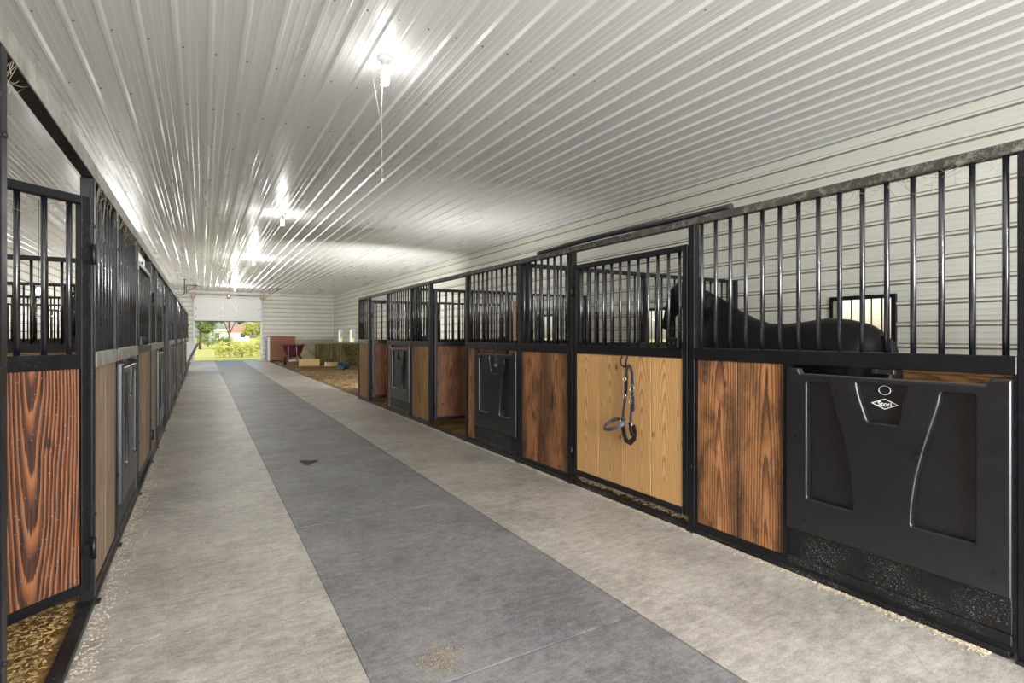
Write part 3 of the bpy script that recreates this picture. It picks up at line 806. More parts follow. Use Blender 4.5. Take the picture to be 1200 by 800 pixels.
# ------------------------------------------------------------------ horse
def skin_mesh(verts, edges, radii, root=0, sub=2):
    me = bpy.data.meshes.new('sk'); me.from_pydata(verts, edges, [])
    o = bpy.data.objects.new('sk', me); C.objects.link(o)
    o.modifiers.new('s', 'SKIN'); sl = me.skin_vertices[0].data if me.skin_vertices else None
    if sl is None:
        bpy.context.view_layer.objects.active = o; bpy.ops.mesh.customdata_skin_add(); sl = me.skin_vertices[0].data
    for i, r_ in enumerate(radii): sl[i].radius = r_ if isinstance(r_, tuple) else (r_, r_)
    sl[root].use_root = True
    s_ = o.modifiers.new('u', 'SUBSURF'); s_.levels = sub; s_.render_levels = sub
    out = bpy.data.meshes.new_from_object(o.evaluated_get(bpy.context.evaluated_depsgraph_get()))
    bpy.data.objects.remove(o)
    for p in out.polygons: p.use_smooth = True
    return out
def loft(mb, rings, n=20):
    """rings: (centre, fwd axis dir, half width x, half height up, half height down); closed tube of ellipses"""
    RR = []
    for c, d, hw, hu, hd in rings:
        c = Vector(c); d = Vector(d).normalized(); sd = Vector((1, 0, 0)); up = sd.cross(d).normalized()
        if up.z < 0 and abs(d.z) < .95: up = -up
        row = []
        for i in range(n):
            a = 2*PI*i/n; s_, c_ = math.sin(a), math.cos(a)
            row.append(mb.bm.verts.new(c+sd*hw*c_+up*(hu if s_ > 0 else hd)*s_))
        RR.append(row)
    for A, B in zip(RR, RR[1:]):
        for i in range(n): mb._face((A[i], A[(i+1) % n], B[(i+1) % n], B[i]), True)
    mb._face(RR[0][::-1], True); mb._face(RR[-1], True)
HXC = 5.0
horse = thing('horse', (HXC, 3.1, 0), 0, 'black horse standing behind the bars of the nearest right stall', 'horse')
def hl(y): return y-3.1
hb = MB()
# trunk (y world, top z, bottom z, half width)
trunk = [(2.235, 1.30, 1.02, .07), (2.27, 1.39, .90, .15), (2.36, 1.45, .82, .24), (2.52, 1.495, .80, .285), (2.70, 1.515, .80, .295), (2.90, 1.49, .78, .285), (3.10, 1.468, .74, .29),
         (3.30, 1.475, .72, .285), (3.47, 1.53, .71, .265), (3.62, 1.605, .73, .235), (3.76, 1.635, .78, .21), (3.92, 1.62, .85, .19), (4.03, 1.55, .95, .15), (4.09, 1.45, 1.05, .09)]
loft(hb, [((0, hl(y), (a+b_)/2), (0, 1, 0), w, (a-b_)/2, (a-b_)/2) for y, a, b_, w in trunk], 24)
# neck
loft(hb, [((0, hl(3.72), 1.36), (0, .8, .45), .15, .25, .28), ((0, hl(3.88), 1.50), (0, .75, .6), .13, .235, .23), ((0, hl(4.06), 1.645), (0, .72, .7), .11, .20, .19),
          ((0, hl(4.22), 1.76), (0, .72, .68), .095, .165, .155), ((0, hl(4.37), 1.855), (0, .8, .55), .085, .135, .13), ((0, hl(4.48), 1.90), (0, .9, .3), .08, .10, .12)], 20)
# head, held steep
loft(hb, [((0, hl(4.42), 1.93), (0, .75, -.65), .07, .075, .09), ((0, hl(4.49), 1.87), (0, .62, -.8), .10, .115, .13), ((0, hl(4.545), 1.78), (0, .55, -.85), .105, .115, .14), ((0, hl(4.60), 1.68), (0, .5, -.87), .085, .095, .11),
          ((0, hl(4.645), 1.59), (0, .5, -.87), .065, .075, .075), ((0, hl(4.68), 1.51), (0, .5, -.87), .06, .065, .065), ((0, hl(4.70), 1.46), (0, .5, -.87), .062, .06, .065), ((0, hl(4.715), 1.43), (0, .5, -.87), .04, .035, .04)], 18)
# ears
for s_ in (-1, 1):
    hb.path([(s_*.055, hl(4.43), 1.97), (s_*.062, hl(4.43), 2.02), (s_*.062, hl(4.445), 2.07), (s_*.055, hl(4.455), 2.11)], lambda t: .028*(1-.85*t)+.002, 8)
def leg(pts):
    loft_r = []
    n = 14; RR = []
    for (x_, y_, z_, rx, ry) in pts:
        RR.append([hb.bm.verts.new((x_+rx*math.cos(2*PI*i/n), hl(y_)+ry*math.sin(2*PI*i/n), z_)) for i in range(n)])
    for A, B in zip(RR, RR[1:]):
        for i in range(n): hb._face((A[i], A[(i+1) % n], B[(i+1) % n], B[i]), True)
    hb._face(RR[0][::-1], True); hb._face(RR[-1], True)
for s_ in (-1, 1):
    dy = .10*s_
    leg([(s_*.13, 3.86, 1.10, .10, .16), (s_*.15, 3.85, .92, .085, .13), (s_*.155, 3.85+dy*.4, .74, .065, .085), (s_*.155, 3.86+dy*.7, .58, .05, .055), (s_*.155, 3.865+dy*.8, .48, .052, .055),
         (s_*.155, 3.86+dy, .40, .036, .040), (s_*.155, 3.86+dy, .20, .032, .036), (s_*.155, 3.865+dy, .15, .042, .046), (s_*.155, 3.885+dy, .09, .036, .042), (s_*.155, 3.895+dy, .06, .05, .058)])
    leg([(s_*.16, 2.50, 1.20, .11, .24), (s_*.17, 2.52, 1.00, .12, .21), (s_*.17, 2.52, .84, .10, .16), (s_*.165, 2.46-dy*.5, .70, .065, .10), (s_*.16, 2.38-dy, .58, .05, .075), (s_*.16, 2.345-dy, .50, .045, .068),
         (s_*.16, 2.36-dy, .40, .036, .045), (s_*.16, 2.385-dy, .20, .034, .038), (s_*.16, 2.39-dy, .15, .042, .046), (s_*.16, 2.41-dy, .09, .036, .042), (s_*.16, 2.42-dy, .06, .05, .06)])
bm_me = hb.mesh('body', M['horse'])
body = link('body', bm_me, horse)
rmo = body.modifiers.new('r', 'REMESH'); rmo.mode = 'VOXEL'; rmo.voxel_size = .018; rmo.use_smooth_shade = True
smo = body.modifiers.new('s', 'SMOOTH'); smo.iterations = 6; smo.factor = .5
me2 = bpy.data.meshes.new_from_object(body.evaluated_get(bpy.context.evaluated_depsgraph_get()))
body.modifiers.clear(); body.data = me2
if not me2.materials: me2.materials.append(M['horse'])
for p in me2.polygons: p.use_smooth = True
for s_ in (-1, 1):
    for (y_, sg) in ((3.895+.10*s_, 1), (2.42-.10*s_, 1)):
        q = MB(); q.lathe([(0, .075), (.046, .075), (.062, .012), (.06, .004), (0, .004)], 18, (s_*(.155 if y_ > 3 else .16), hl(y_)+.012, .0)); q.build('hoof', M['hoof'], horse)
    q = MB(); q.lathe([(0, -.017), (.012, -.012), (.017, 0), (.012, .012), (0, .017)], 12, (s_*.10, hl(4.525), 1.83)); q.build('eye', M['eye'], horse)
# mane: hanging locks on the neck
q = MB()
crest = [(3.70, 1.64), (3.82, 1.70), (3.95, 1.78), (4.08, 1.86), (4.2, 1.925), (4.31, 1.97), (4.40, 2.0), (4.46, 2.0)]
for i in range(60):
    t_ = i/59*(len(crest)-1); k = min(int(t_), len(crest)-2); f_ = t_-k
    y_ = crest[k][0]*(1-f_)+crest[k+1][0]*f_; z_ = crest[k][1]*(1-f_)+crest[k+1][1]*f_-.02
    ln = random.uniform(.12, .24)
    s_ = -1 if random.random() < .8 else 1
    q.path([(0, hl(y_), z_), (s_*.05, hl(y_)+.005, z_+.005), (s_*.095, hl(y_)+.02, z_-.06), (s_*.12, hl(y_)+.03*random.random(), z_-ln)], lambda t: .016*(1-.8*t)+.002, 6)
q.build('mane', M['mane'], horse)
q = MB()
for i in range(40):
    a = random.uniform(-1, 1); ln = random.uniform(.55, .85)
    q.path([(a*.02, hl(2.26), 1.34), (a*.035, hl(2.19), 1.28), (a*.06, hl(2.15), 1.05), (a*.07, hl(2.16)+random.uniform(-.04, .04), 1.3-ln)], lambda t: .018*(1-.75*t)+.002, 6)
q.build('tail', M['mane'], horse)

# ------------------------------------------------------------------ ceiling bulbs
def bulb(x, y, label, string=False):
    t = thing('ceiling_lamp', (x, y, ZC-.002), 0, label, 'lamp', 'bulbs along the aisle ceiling')
    q = MB(); q.lathe([(0, 0), (.065, 0), (.065, -.012), (.055, -.022), (.03, -.028), (.026, -.06), (.022, -.062), (0, -.062)], 24); q.build('lampholder', M['ceramic'], t)
    q = MB(); q.lathe([(0, -.06), (.02, -.062), (.029, -.075), (.029, -.11), (.02, -.118), (0, -.118)], 20); q.build('ballast', M['white'], t)
    q = MB(); hp = []
    for i in range(73):
        a = i/72*2*PI*3.5
        hp.append((.026*math.cos(a), .026*math.sin(a), -.118-.105*i/72))
    q.path(hp, .0085, 8)
    q.lathe([(0, -.11), (.012, -.112), (.012, -.225), (0, -.23)], 12)
    q.build('bulb', M['bulb'], t)
    if string:
        q = MB(); q.path([(-.02, 0, -.06), (-.03, 0, -.5), (-.02, .01, -1.02)], .0016, 5)
        q.path([(-.12, .04, -.0), (-.07, .03, -.3), (-.02, .01, -.62)], .0013, 5)
        q.lathe([(0, -1.0), (.006, -1.01), (.006, -1.03), (0, -1.035)], 8, (-.02, .01, 0)); q.build('pull_string', M['string'], t)
    return t
BY = [(-2.2, None), (4.31, 'bulb fixture with hanging pull string, nearest on ceiling'), (10.8, 'second lit ceiling bulb from the viewer'), (17.3, 'third lit ceiling bulb from the viewer'), (27.6, 'farthest lit ceiling bulb, before the overhead door')]
BULB_W = [90, 3.5, 13, 34, 85]
for i, (y, l) in enumerate(BY):
    if l: bulb(1.31, y, l, i == 1)
    else: bulb(1.31, y, 'added unseen ceiling bulb behind the viewer')  # unseen bulb added to brighten the near aisle
    ld = bpy.data.lights.new('bulb_light', 'POINT'); ld.energy = BULB_W[i]; ld.shadow_soft_size = .06; ld.color = (1, .985, .95)
    lo = bpy.data.objects.new('bulb_light', ld); C.objects.link(lo); lo.location = (1.31, y, ZC-.29)
for k in range(-1, 7):  # added pendants, fill light for the aisle ceiling
    y = LA+LP*k+1.6
    t = thing('added_pendant', (-2.4, y, ZC-.002), 0, '%s added fill pendant over the left stalls' % ORD[k+1], 'lamp', 'added fill pendants over the left stalls')
    q = MB(); q.path([(0, 0, 0), (0, 0, -1.45)], .006, 6); q.build('cord', M['pipe'], t)
    q = MB(); q.lathe([(0, -1.43), (.03, -1.43), (.035, -1.5), (0, -1.5)], 16); q.build('socket', M['ceramic'], t)
    q = MB(); q.lathe([(0, -1.49), (.02, -1.5), (.035, -1.54), (.035, -1.57), (.02, -1.595), (0, -1.6)], 16); q.build('bulb', M['bulb'], t)
    ld = bpy.data.lights.new('pendant_fill', 'POINT'); ld.energy = (3, 3, 4, 8, 18, 40, 75, 100)[k+1]; ld.shadow_soft_size = .06; ld.color = (1, .985, .95)
    lo = bpy.data.objects.new('pendant_fill', ld); C.objects.link(lo); lo.location = (-2.4, y, ZC-1.66)
for (x, y, z, en, sz, aim, lab) in ((3.75, 12.5, .45, 105, .34, (.08, 1, .5), 'added hidden fill light on a low stand beside the farthest right stall'), (4.7, 9.6, .4, 22, .3, (-.1, .1, 1), 'added hidden fill light on a low stand inside the farthest right stall')):  # floor lights added out of view to fill the far ceiling and end wall
    t = thing('hidden_fill_light', (x, y, .0), 0, lab, 'lamp', 'added hidden fill lights')
    q = MB(); q.tube((0, 0, .02), (0, 0, z-.06), .014, 8); q.build('stand', M['pipe'], t)
    for k in range(3):
        a = k*2*PI/3; q = MB(); q.tube((0, 0, .28), (.26*math.cos(a), .26*math.sin(a), .01), .010, 8); q.build('leg', M['pipe'], t)
    D = Vector(aim).normalized(); rt = D.to_track_quat('Z', 'Y').to_euler()
    q = MB(); q.box(-.19, .19, -.19, .19, -.06, .0, .01); h_ = q.build('lamp_head', M['pipe'], t); h_.location = (0, 0, z); h_.rotation_euler = rt
    q = MB(); q.box(-.17, .17, -.17, .17, .0, .004); l_ = q.build('lens', M['bulb'], h_)
    ld = bpy.data.lights.new('hidden_fill_lamp', 'AREA'); ld.shape = 'SQUARE'; ld.size = sz; ld.spread = R(110); ld.energy = en; ld.color = (1, .99, .96)
    lo = bpy.data.objects.new('hidden_fill_lamp', ld); C.objects.link(lo); lo.location = Vector((x, y, z))+D*.012; lo.rotation_euler = (-D).to_track_quat('Z', 'Y').to_euler()
ld = bpy.data.lights.new('doorway_daylight', 'AREA'); ld.shape = 'RECTANGLE'; ld.size = 3.0; ld.size_y = 2.9; ld.energy = 430; ld.color = (.95, .975, 1)  # unseen area lamp added to boost daylight from the near doorway
lo = bpy.data.objects.new('doorway_daylight', ld); C.objects.link(lo); lo.location = (1.25, YN-.02, 1.5); lo.rotation_euler = (R(90), 0, 0)

# ------------------------------------------------------------------ overhead door and its hardware
od = bpy.data.objects.new('door_1', None); C.objects.link(od); od.location = ((DX0+DX1)/2, YE-.13, 0); struct(od, 'white sectional overhead door, half raised')
hw = (DX1-DX0)/2+.04
zs = [2.11, 2.72, 3.25]
for i in range(2):
    q = MB(); q.box(-hw, hw, 0, .045, zs[i]+.002, zs[i+1]-.002, .004)
    for k in range(1, 3): q.box(-hw, hw, -.003, .002, zs[i]+(zs[i+1]-zs[i])*k/3-.006, zs[i]+(zs[i+1]-zs[i])*k/3+.006)
    q.build('door_section', M['white'], od)
q = MB(); q.box(-hw, hw, .0, .05, zs[0]-.03, zs[0]+.002, .003); q.build('bottom_seal', M['rubber'], od)
for x_ in (-.32, .32, -hw+.1, hw-.1):
    for z_ in (2.32, 2.72, 3.1):
        if abs(x_) > 1 and z_ == 3.1: continue
        q = MB(); q.box(x_-.03, x_+.03, -.014, 0, z_-.055, z_+.055, .003); q.tube((x_-.04, -.016, z_), (x_+.04, -.016, z_), .01, 8); q.build('hinge', M['galv'], od)
for s_ in (-1, 1):
    q = MB(); pts = [(s_*(hw+.05), -.03, 0.02), (s_*(hw+.05), -.03, 2.9)]
    for a in range(1, 9): pts.append((s_*(hw+.05), -.03-.38*(1-math.cos(a*PI/16)), 2.9+.38*math.sin(a*PI/16)))
    pts.append((s_*(hw+.05), -3.7, 3.30))
    q.ribbon(pts, (s_, 0, 0), .05, .022); q.build('track', M['galv'], od)
# torsion shaft with pads
ts = thing('torsion_shaft', ((DX0+DX1)/2, YE-.16, 3.45), 0, 'steel spring shaft above the overhead door', 'shaft')
q = MB(); q.tube((-hw-.1, 0, 0), (hw+.1, 0, 0), .014, 10); q.build('shaft', M['galv'], ts)
q = MB()
for x_ in (-.75, .35): q.path([(x_+.45*i/90, .032*math.cos(i*.9), .032*math.sin(i*.9)) for i in range(91)], .006, 5)
q.build('spring', M['galv'], ts)
for x_, l in ((-hw-.02, 'left'), (0, 'middle'), (hw+.02, 'right')):
    q = MB(); q.board(-.08, .08, -.02, .13, -.15, .13, 'z', .004); o = q.build('pad_block', M['tan_block'], ts); o.location = (x_, 0, -.02)
    q2 = MB(); q2.box(-.03, .03, -.05, -.02, -.05, .05, .003); q2.build('bearing_bracket', M['galv'], o)
def hanger(x, y, s_, label):
    t = thing('track_hanger', (x, y, ZC-.02), 0, label, 'bracket', 'track hangers near the overhead door')
    q = MB(); q.box(*sorted((0, s_*.55)), -.015, .015, -.035, 0); q.build('top_angle', M['pipe'], t)
    q = MB(); q.box(-.016, .016, -.015, .015, -.42, 0); q.build('drop_leg', M['pipe'], t)
    q = MB(); q.tube((0, .0, -.34), (s_*.42, 0, -.02), .013, 8); q.build('brace', M['pipe'], t)
hanger(DX1+.09, 27.9, 1, 'right triangular track hanger on ceiling by the overhead door')
hanger(-.62, 28.0, 1, 'left triangular track hanger on ceiling by the overhead door')
t = thing('conduit', (-.62, 25.2, ZC-.02), 0, 'black L-shaped conduit hanging from ceiling at far left', 'pipe')
q = MB(); q.path([(0, 0, 0), (0, 0, -.55), (-.02, 0, -.62), (-.09, 0, -.64), (-.75, 0, -.64)], .02, 8); q.build('pipe', M['pipe'], t)
q = MB(); q.box(-.05, .05, -.04, .04, -.03, 0, .004); q.build('ceiling_plate', M['pipe'], t)
t = thing('ceiling_bracket', (1.1, 24.5, ZC-.02), 0, 'small square metal bracket on ceiling before the overhead door', 'bracket')
q = MB(); q.path([(-.14, 0, 0), (-.14, 0, -.30), (-.05, 0, -.34)], .013, 6); q.path([(-.14, 0, -.02), (.16, 0, -.02)], .013, 6); q.path([(.16, 0, 0), (.15, 0, -.12)], .011, 6); q.build('frame', M['pipe'], t)

# ------------------------------------------------------------------ far right corner: hay, barrow, lumber, bucket
def bale(x, y, rz, w, d, h, label):
    t = thing('hay_bale', (x, y, -.005), rz, label, 'hay bale', 'hay bales by the right wall')
    mb = MB(); nx, ny, nz = 16, 22, 12
    bmesh.ops.create_cube(mb.bm, size=1)
    for v in mb.bm.verts: v.co = (v.co.x*w, v.co.y*d, (v.co.z+.5)*h)
    bmesh.ops.subdivide_edges(mb.bm, edges=mb.bm.edges[:], cuts=15, use_grid_fill=True)
    for v in mb.bm.verts:
        n_ = mnoise.noise(v.co*4+Vector((x, y, 0)))*.04+mnoise.noise(v.co*14+Vector((x, y, 0)))*.03
        c_ = Vector((v.co.x, v.co.y, v.co.z-h/2)); v.co += c_.normalized()*n_
        v.co.z = max(v.co.z, 0)
    for f in mb.bm.faces: f.smooth = False
    mb.build('hay', M['hay'], t)
    mb = MB()
    for _ in range(500):
        px, py = random.uniform(-w/2, w/2), random.uniform(-d/2, d/2); a = random.uniform(0, PI); l_ = random.uniform(.06, .16); z_ = h+random.uniform(-.01, .04)
        mb.ribbon([(px-l_*math.cos(a), py-l_*math.sin(a), z_-.02), (px, py, z_+.01), (px+l_*math.cos(a), py+l_*math.sin(a), z_-.015)], (0, 0, 1), .008, .002)
    o = mb.build('loose_top', M['hay_dry'], t); o['kind'] = 'stuff'
    for q_ in (-.3, .3):
        s_ = MB(); s_.ribbon([(w*q_, -d/2-.045, .02), (w*q_, -d/2-.05, h*.5), (w*q_, -d/2-.03, h+.03), (w*q_, 0, h+.05), (w*q_, d/2+.03, h+.03), (w*q_, d/2+.045, .02)], lambda t: (0, -1, 0) if t < .3 else ((0, 0, 1) if t < .75 else (0, 1, 0)), .008, .006); s_.build('twine', M['hay_dry'], t)
bale(5.62, 27.5, R(-72), 1.75, .85, .93, 'dark green hay bale nearer the far corner')
bale(5.84, 25.4, R(-80), 1.95, .85, .97, 'dark green hay bale nearer the stalls')
# loose pale hay heap behind barrow
mb = MB(); N = 26
for i in range(1500):
    a = random.uniform(0, 2*PI); r_ = math.sqrt(random.random()); px, py = r_*math.cos(a)*.75, r_*math.sin(a)*.55; z_ = (1-r_**1.6)*random.uniform(.1, .92)
    d_ = Vector((random.uniform(-1, 1), random.uniform(-1, 1), random.uniform(-.7, .5))).normalized()*random.uniform(.06, .16); p0 = Vector((px, py, max(.02, z_)))
    p1 = p0+d_; p1.z = max(.01, p1.z); pm = (p0+p1)/2+Vector((0, 0, .02))
    mb.ribbon([p0, pm, p1], (random.random(), random.random(), 1), .012, .003)
mb.lathe([(.62, 0), (.5, .18), (.32, .42), (.15, .56), (0, .6)], 20)
o = mb.build('loose_hay', M['hay_dry']); o.location = (4.75, 29.4, 0); tag(o, 'pale heap of loose hay behind the wheelbarrow', 'hay', kind='stuff')
# brown board box against the far wall
t = thing('wooden_cabinet', (3.65, 30.4, 0), 0, 'brown wooden cabinet with white side, beside the overhead door', 'cabinet')
q = MB(); q.board(-.58, .66, -.02, 0, .03, 1.27, 'x'); q.build('front_board', M['ply_brown'], t)
q = MB(); q.box(-.62, -.58, -.03, .98, 0, 1.27); q.build('side_panel', M['white'], t)
q = MB(); q.box(.62, .66, 0, .98, 0, 1.27); q.build('side_panel', M['whitewood'], t)
q = MB(); q.board(-.62, .68, -.03, 1.0, 1.27, 1.30, 'x'); q.build('top_board', M['ply_brown'], t)
# wheelbarrow: a two-wheeled cart seen from its front
t = thing('wheelbarrow', (3.66, 26.3, -.005), R(-12), 'maroon two-wheeled wheelbarrow standing on the dirt edge', 'wheelbarrow')
def ringp(hx, hy, z, r, n=5):
    pts = []
    for cx, cy, a0 in ((hx-r, hy-r, 0), (-hx+r, hy-r, 90), (-hx+r, -hy+r, 180), (hx-r, -hy+r, 270)):
        for i in range(n+1): a = R(a0+90*i/n); pts.append((cx+r*math.cos(a), cy+r*math.sin(a), z))
    return pts
mb = MB(); RR = []
for hx, hy, z, yo in ((.26, .30, .36, 0), (.34, .42, .55, 0), (.44, .54, .88, .0), (.52, .60, .89, 0), (.52, .60, .93, 0), (.47, .56, .93, 0), (.41, .5, .86, 0), (.31, .4, .57, 0), (.23, .27, .38, 0)):
    RR.append([mb.bm.verts.new((p[0], p[1]+yo, p[2])) for p in ringp(hx, hy, z, .12)])
for A, B in zip(RR, RR[1:]):
    for i in range(len(A)): mb._face((A[i], A[(i+1) % len(A)], B[(i+1) % len(A)], B[i]), True)
mb._face(RR[0][::-1]); mb._face(RR[-1]); mb.build('tub', M['tub'], t)
for s_ in (-1, 1):
    q = MB()
    q.path([(s_*.24+.05*math.cos(0), 0, 0)]*2, .001, 3) if False else None
    rc = (s_*.33, -.36, .205)
    q.path([(rc[0], rc[1]+.16*math.cos(a*PI/12), rc[2]+.16*math.sin(a*PI/12)) for a in range(24)], .045, 10, True)
    w_ = q.build('wheel', M['rubber'], t)
    q = MB(); q.tube((rc[0]-.03, rc[1], rc[2]), (rc[0]+.03, rc[1], rc[2]), .125, 20); q.build('rim', M['galv'], w_)
    q = MB(); q.path([(s_*.20, -.5, .42), (s_*.24, .3, .36), (s_*.30, .75, .62), (s_*.31, 1.15, .72)], .018, 8); q.build('handle', M['galv'], t)
    q = MB(); q.path([(s_*.22, .25, .38), (s_*.24, .33, .02), (s_*.24, .45, .012)], .016, 8); q.build('leg', M['galv'], t)
    q = MB(); q.path([(s_*.2, -.36, .205), (s_*.18, -.48, .5), (s_*.17, -.60, .86)], .014, 8); q.build('brace', M['galv'], t)
q = MB(); q.tube((-.34, -.36, .205), (.34, -.36, .205), .015, 10); q.build('axle', M['galv'], t)
q = MB(); q.box(-.17, .17, -.44, -.34, .16, .24, .01); q.build('axle_guard', M['white'], t)
# lumber and odd items
t = thing('timber_block', (3.98, 24.0, .05), R(-14), 'short yellow timber block lying on a plank', 'timber')
q = MB(); q.board(-.42, .42, -.14, .14, 0, .29, 'x', .01); q.build('beam', M['lumber'], t)
q = MB(); q.board(-.7, .62, -.14, .14, 0, .045, 'x', .006); o = q.build('plank', M['wood_tan']); o.location = (3.92, 23.95, .004); o.rotation_euler.z = R(-14); tag(o, 'flat plank lying beneath the yellow timber block', 'plank')
q = MB(); q.board(-.46, .40, -.16, .16, 0, .17, 'x', .02); o = q.build('timber', M['lumber']); o.location = (5.10, 23.75, .004); o.rotation_euler.z = R(-14); tag(o, 'pale yellow timber offcut between block and blue bucket', 'timber')
q2 = MB(); q2.board(-.52, -.462, -.13, .13, .02, .2, 'y', .008); q2.build('white_end', M['whitewood'], o)
t = thing('bucket', (4.88, 21.35, .15), 0, 'blue plastic bucket lying on its side on the dirt', 'bucket')
q = MB(); q.lathe([(0, 0), (.125, 0), (.135, .01), (.165, .33), (.178, .335), (.178, .35), (.158, .35), (.125, .02), (0, .015)], 28)
pb = q.build('pail', M['blue'], t); pb.rotation_euler = (R(94), 0, R(-62)); pb.location = (.1, .04, .015)
q = MB(); q.path([(.172*math.cos(a*PI/14), -.02-.13*math.sin(a*PI/14), .335) if False else (.172*math.cos(a*PI/14), -.165*math.sin(a*PI/14)*.9, .335+.06*math.sin(a*PI/14)) for a in range(15)], .005, 6); q.build('handle', M['galv'], pb)

# ------------------------------------------------------------------ litter, webs
random.seed(5)
def litter(name, n, fn, m, label, cat, l0=.01, l1=.04, wd=.004):
    mb = MB()
    for _ in range(n):
        x_, y_, z_ = fn(); a = random.uniform(0, 2*PI); l_ = random.uniform(l0, l1)/2
        d_ = Vector((math.cos(a), math.sin(a), 0))*l_; p = Vector((x_, y_, z_+.002))
        mb.ribbon([p-d_, p+Vector((0, 0, random.uniform(0, .004))), p+d_], (0, 0, 1), wd*random.uniform(.6, 1.6), .0015)
    return tag(mb.build(name, m), label, cat, kind='stuff')
litter('shavings_litter', 2600, lambda: (XR-.005-abs(random.gauss(0, .028)), .9+random.random()**1.5*9.5, 0), M['chips'], 'pale shavings littering the floor along the right stall row', 'litter', .005, .017, .003)
litter('shavings_litter', 1800, lambda: (XL+.008+abs(random.gauss(0, .045)), 2.0+random.random()**1.4*14, 0), M['chips'], 'pale shavings littering the floor along the left stall row', 'litter', .005, .017, .003)
litter('shavings_litter', 900, lambda: (XR+.062+random.random()*.22, 2.55+random.random()*1.3, .03+random.random()*.03), M['chips'], 'white shavings heaped in the gap under the pine door', 'litter', .015, .05, .008)
litter('straw_litter', 260, lambda: (random.uniform(XL+.05, MX0-.02), random.uniform(1.5, 9), 0), M['straw'], 'stray straw on the left concrete strip', 'litter', .01, .05, .003)
litter('straw_litter', 900, lambda: (random.uniform(3.0, 5.2), random.uniform(13, 21.0), .015), M['chips_gold'], 'loose straw scattered over the dirt floor', 'litter', .1, .3, .02)
litter('shavings_litter', 4200, lambda: (random.uniform(-1.4, XL-.08), random.uniform(1.6, 3.4), .012), M['chips_gold'], 'coarse chips on the bedding at bottom left', 'litter', .008, .028, .006)
litter('sand_patch', 700, lambda: (.86+random.gauss(0, .05), 2.05+random.gauss(0, .06), -.003), M['sand'], 'small sandy patch on the near floor mat', 'litter', .002, .006, .002)
def webs(n, fn, label, name='cobweb'):
    mb = MB()
    for _ in range(n):
        a, b_, sag = fn(); a, b_ = Vector(a), Vector(b_)
        mb.path([a.lerp(b_, i/5)+Vector((random.gauss(0, .004), random.gauss(0, .004), -sag*4*(i/5)*(1-i/5))) for i in range(6)], .0008, 4)
    return tag(mb.build(name, M['web']), label, 'cobweb', kind='stuff')
def w1():
    y = random.uniform(.9, 2.5)
    return (XR+random.uniform(0, .055), y, 2.108), (XR+.0275+random.gauss(0, .01), y+random.gauss(0, .07), 2.108-abs(random.gauss(.01, .045))), .012
webs(80, w1, 'dusty cobwebs under the nearest right top rail')
def w2():
    y = 2.0+random.random()*.25
    return (XL-.02+random.gauss(0, .012), y, 2.14), (XL-.03+random.gauss(0, .02), 1.97+random.random()*.05, 2.14-random.random()*.16), .02
webs(18, w2, 'tangled cobwebs at the top of the nearest left post')
def w3():
    y = random.uniform(3.4, 6.0)
    return (XL+random.gauss(0, .01), y, 2.145), (XL-.02, y+random.uniform(-.08, .12), 2.13-abs(random.gauss(0, .12))), .02
webs(60, w3, 'dusty cobwebs along the left row\'s top rail')
def w4():
    a = random.random()
    return (XL-.07-.30*a, LS[2]-.03-.26*a, 2.035), (XL-.07-.30*random.random(), LS[2]-.06-.24*random.random(), 2.0-random.random()*.14), .03
webs(14, w4, 'cobwebs across the top of the burnt-grain door')

# ------------------------------------------------------------------ outside
q = MB(); q.box(-150, 150, YE+.3, 320, -.3, -.05); q.box(-150, 150, -60, YN-.01, -.3, -.05); q.box(-150, XWL-.05, YN, YE+.3, -.3, -.05); q.box(XWR+.05, 150, YN, YE+.3, -.3, -.05)
o = q.build('ground', M['grass']); struct(o, 'sunlit lawn outside the barn')
def foliage(mb, c, rx, ry, rz, n, sz):
    for _ in range(n):
        while True:
            p = Vector((random.uniform(-1, 1), random.uniform(-1, 1), random.uniform(-1, 1)))
            if .35 < p.length < 1: break
        k = .75+.45*mnoise.noise(p*2.2+Vector(c))
        p = Vector((p.x*rx*k, p.y*ry*k, p.z*rz*k))+Vector(c)
        a = Vector((random.gauss(0, 1), random.gauss(0, 1), random.gauss(0, .6))).normalized(); b_ = a.orthogonal().normalized()
        s_ = sz*random.uniform(.6, 1.3)
        v = [mb.bm.verts.new(p+a*s_*x_+b_*s_*y_*.6) for x_, y_ in ((-1, 0), (-.2, -.7), (1, 0), (-.2, .7))]
        mb._face(v)
def tree(name, loc, crowns, trunk_h, m, label, cat, n=900, sz=.16, group=None, tr=.14):
    t = thing(name, loc, 0, label, cat, group)
    mb = MB()
    for c, rx, ry, rz in crowns: foliage(mb, c, rx, ry, rz, n, sz)
    mb.build('foliage', M[m], t)
    q = MB(); q.path([(0, 0, 0), (.05, 0, trunk_h*.5), (0, .05, trunk_h)], lambda k: tr*(1-.5*k), 8)
    for c, rx, ry, rz in crowns: q.path([(0, 0, trunk_h*.5), (c[0]*.5, c[1]*.5, (c[2]+trunk_h)/2*.9), (c[0], c[1], c[2])], lambda k: tr*.5*(1-.7*k), 6)
    q.build('trunk', M['bark'], t)
GZ = -.05
tree('bush', (2.2, 38, GZ), [((-1.15, 0, .5), .55, .6, .62), ((-.35, .2, .6), .65, .6, .78), ((.45, -.1, .55), .6, .6, .70), ((1.2, .2, .75), .65, .6, .95), ((2.0, 0, .7), .6, .6, .9)], .45, 'leaf_y', 'yellow-green thicket of shrubs outside the open far door', 'bush', 1100, .055, None, .04)
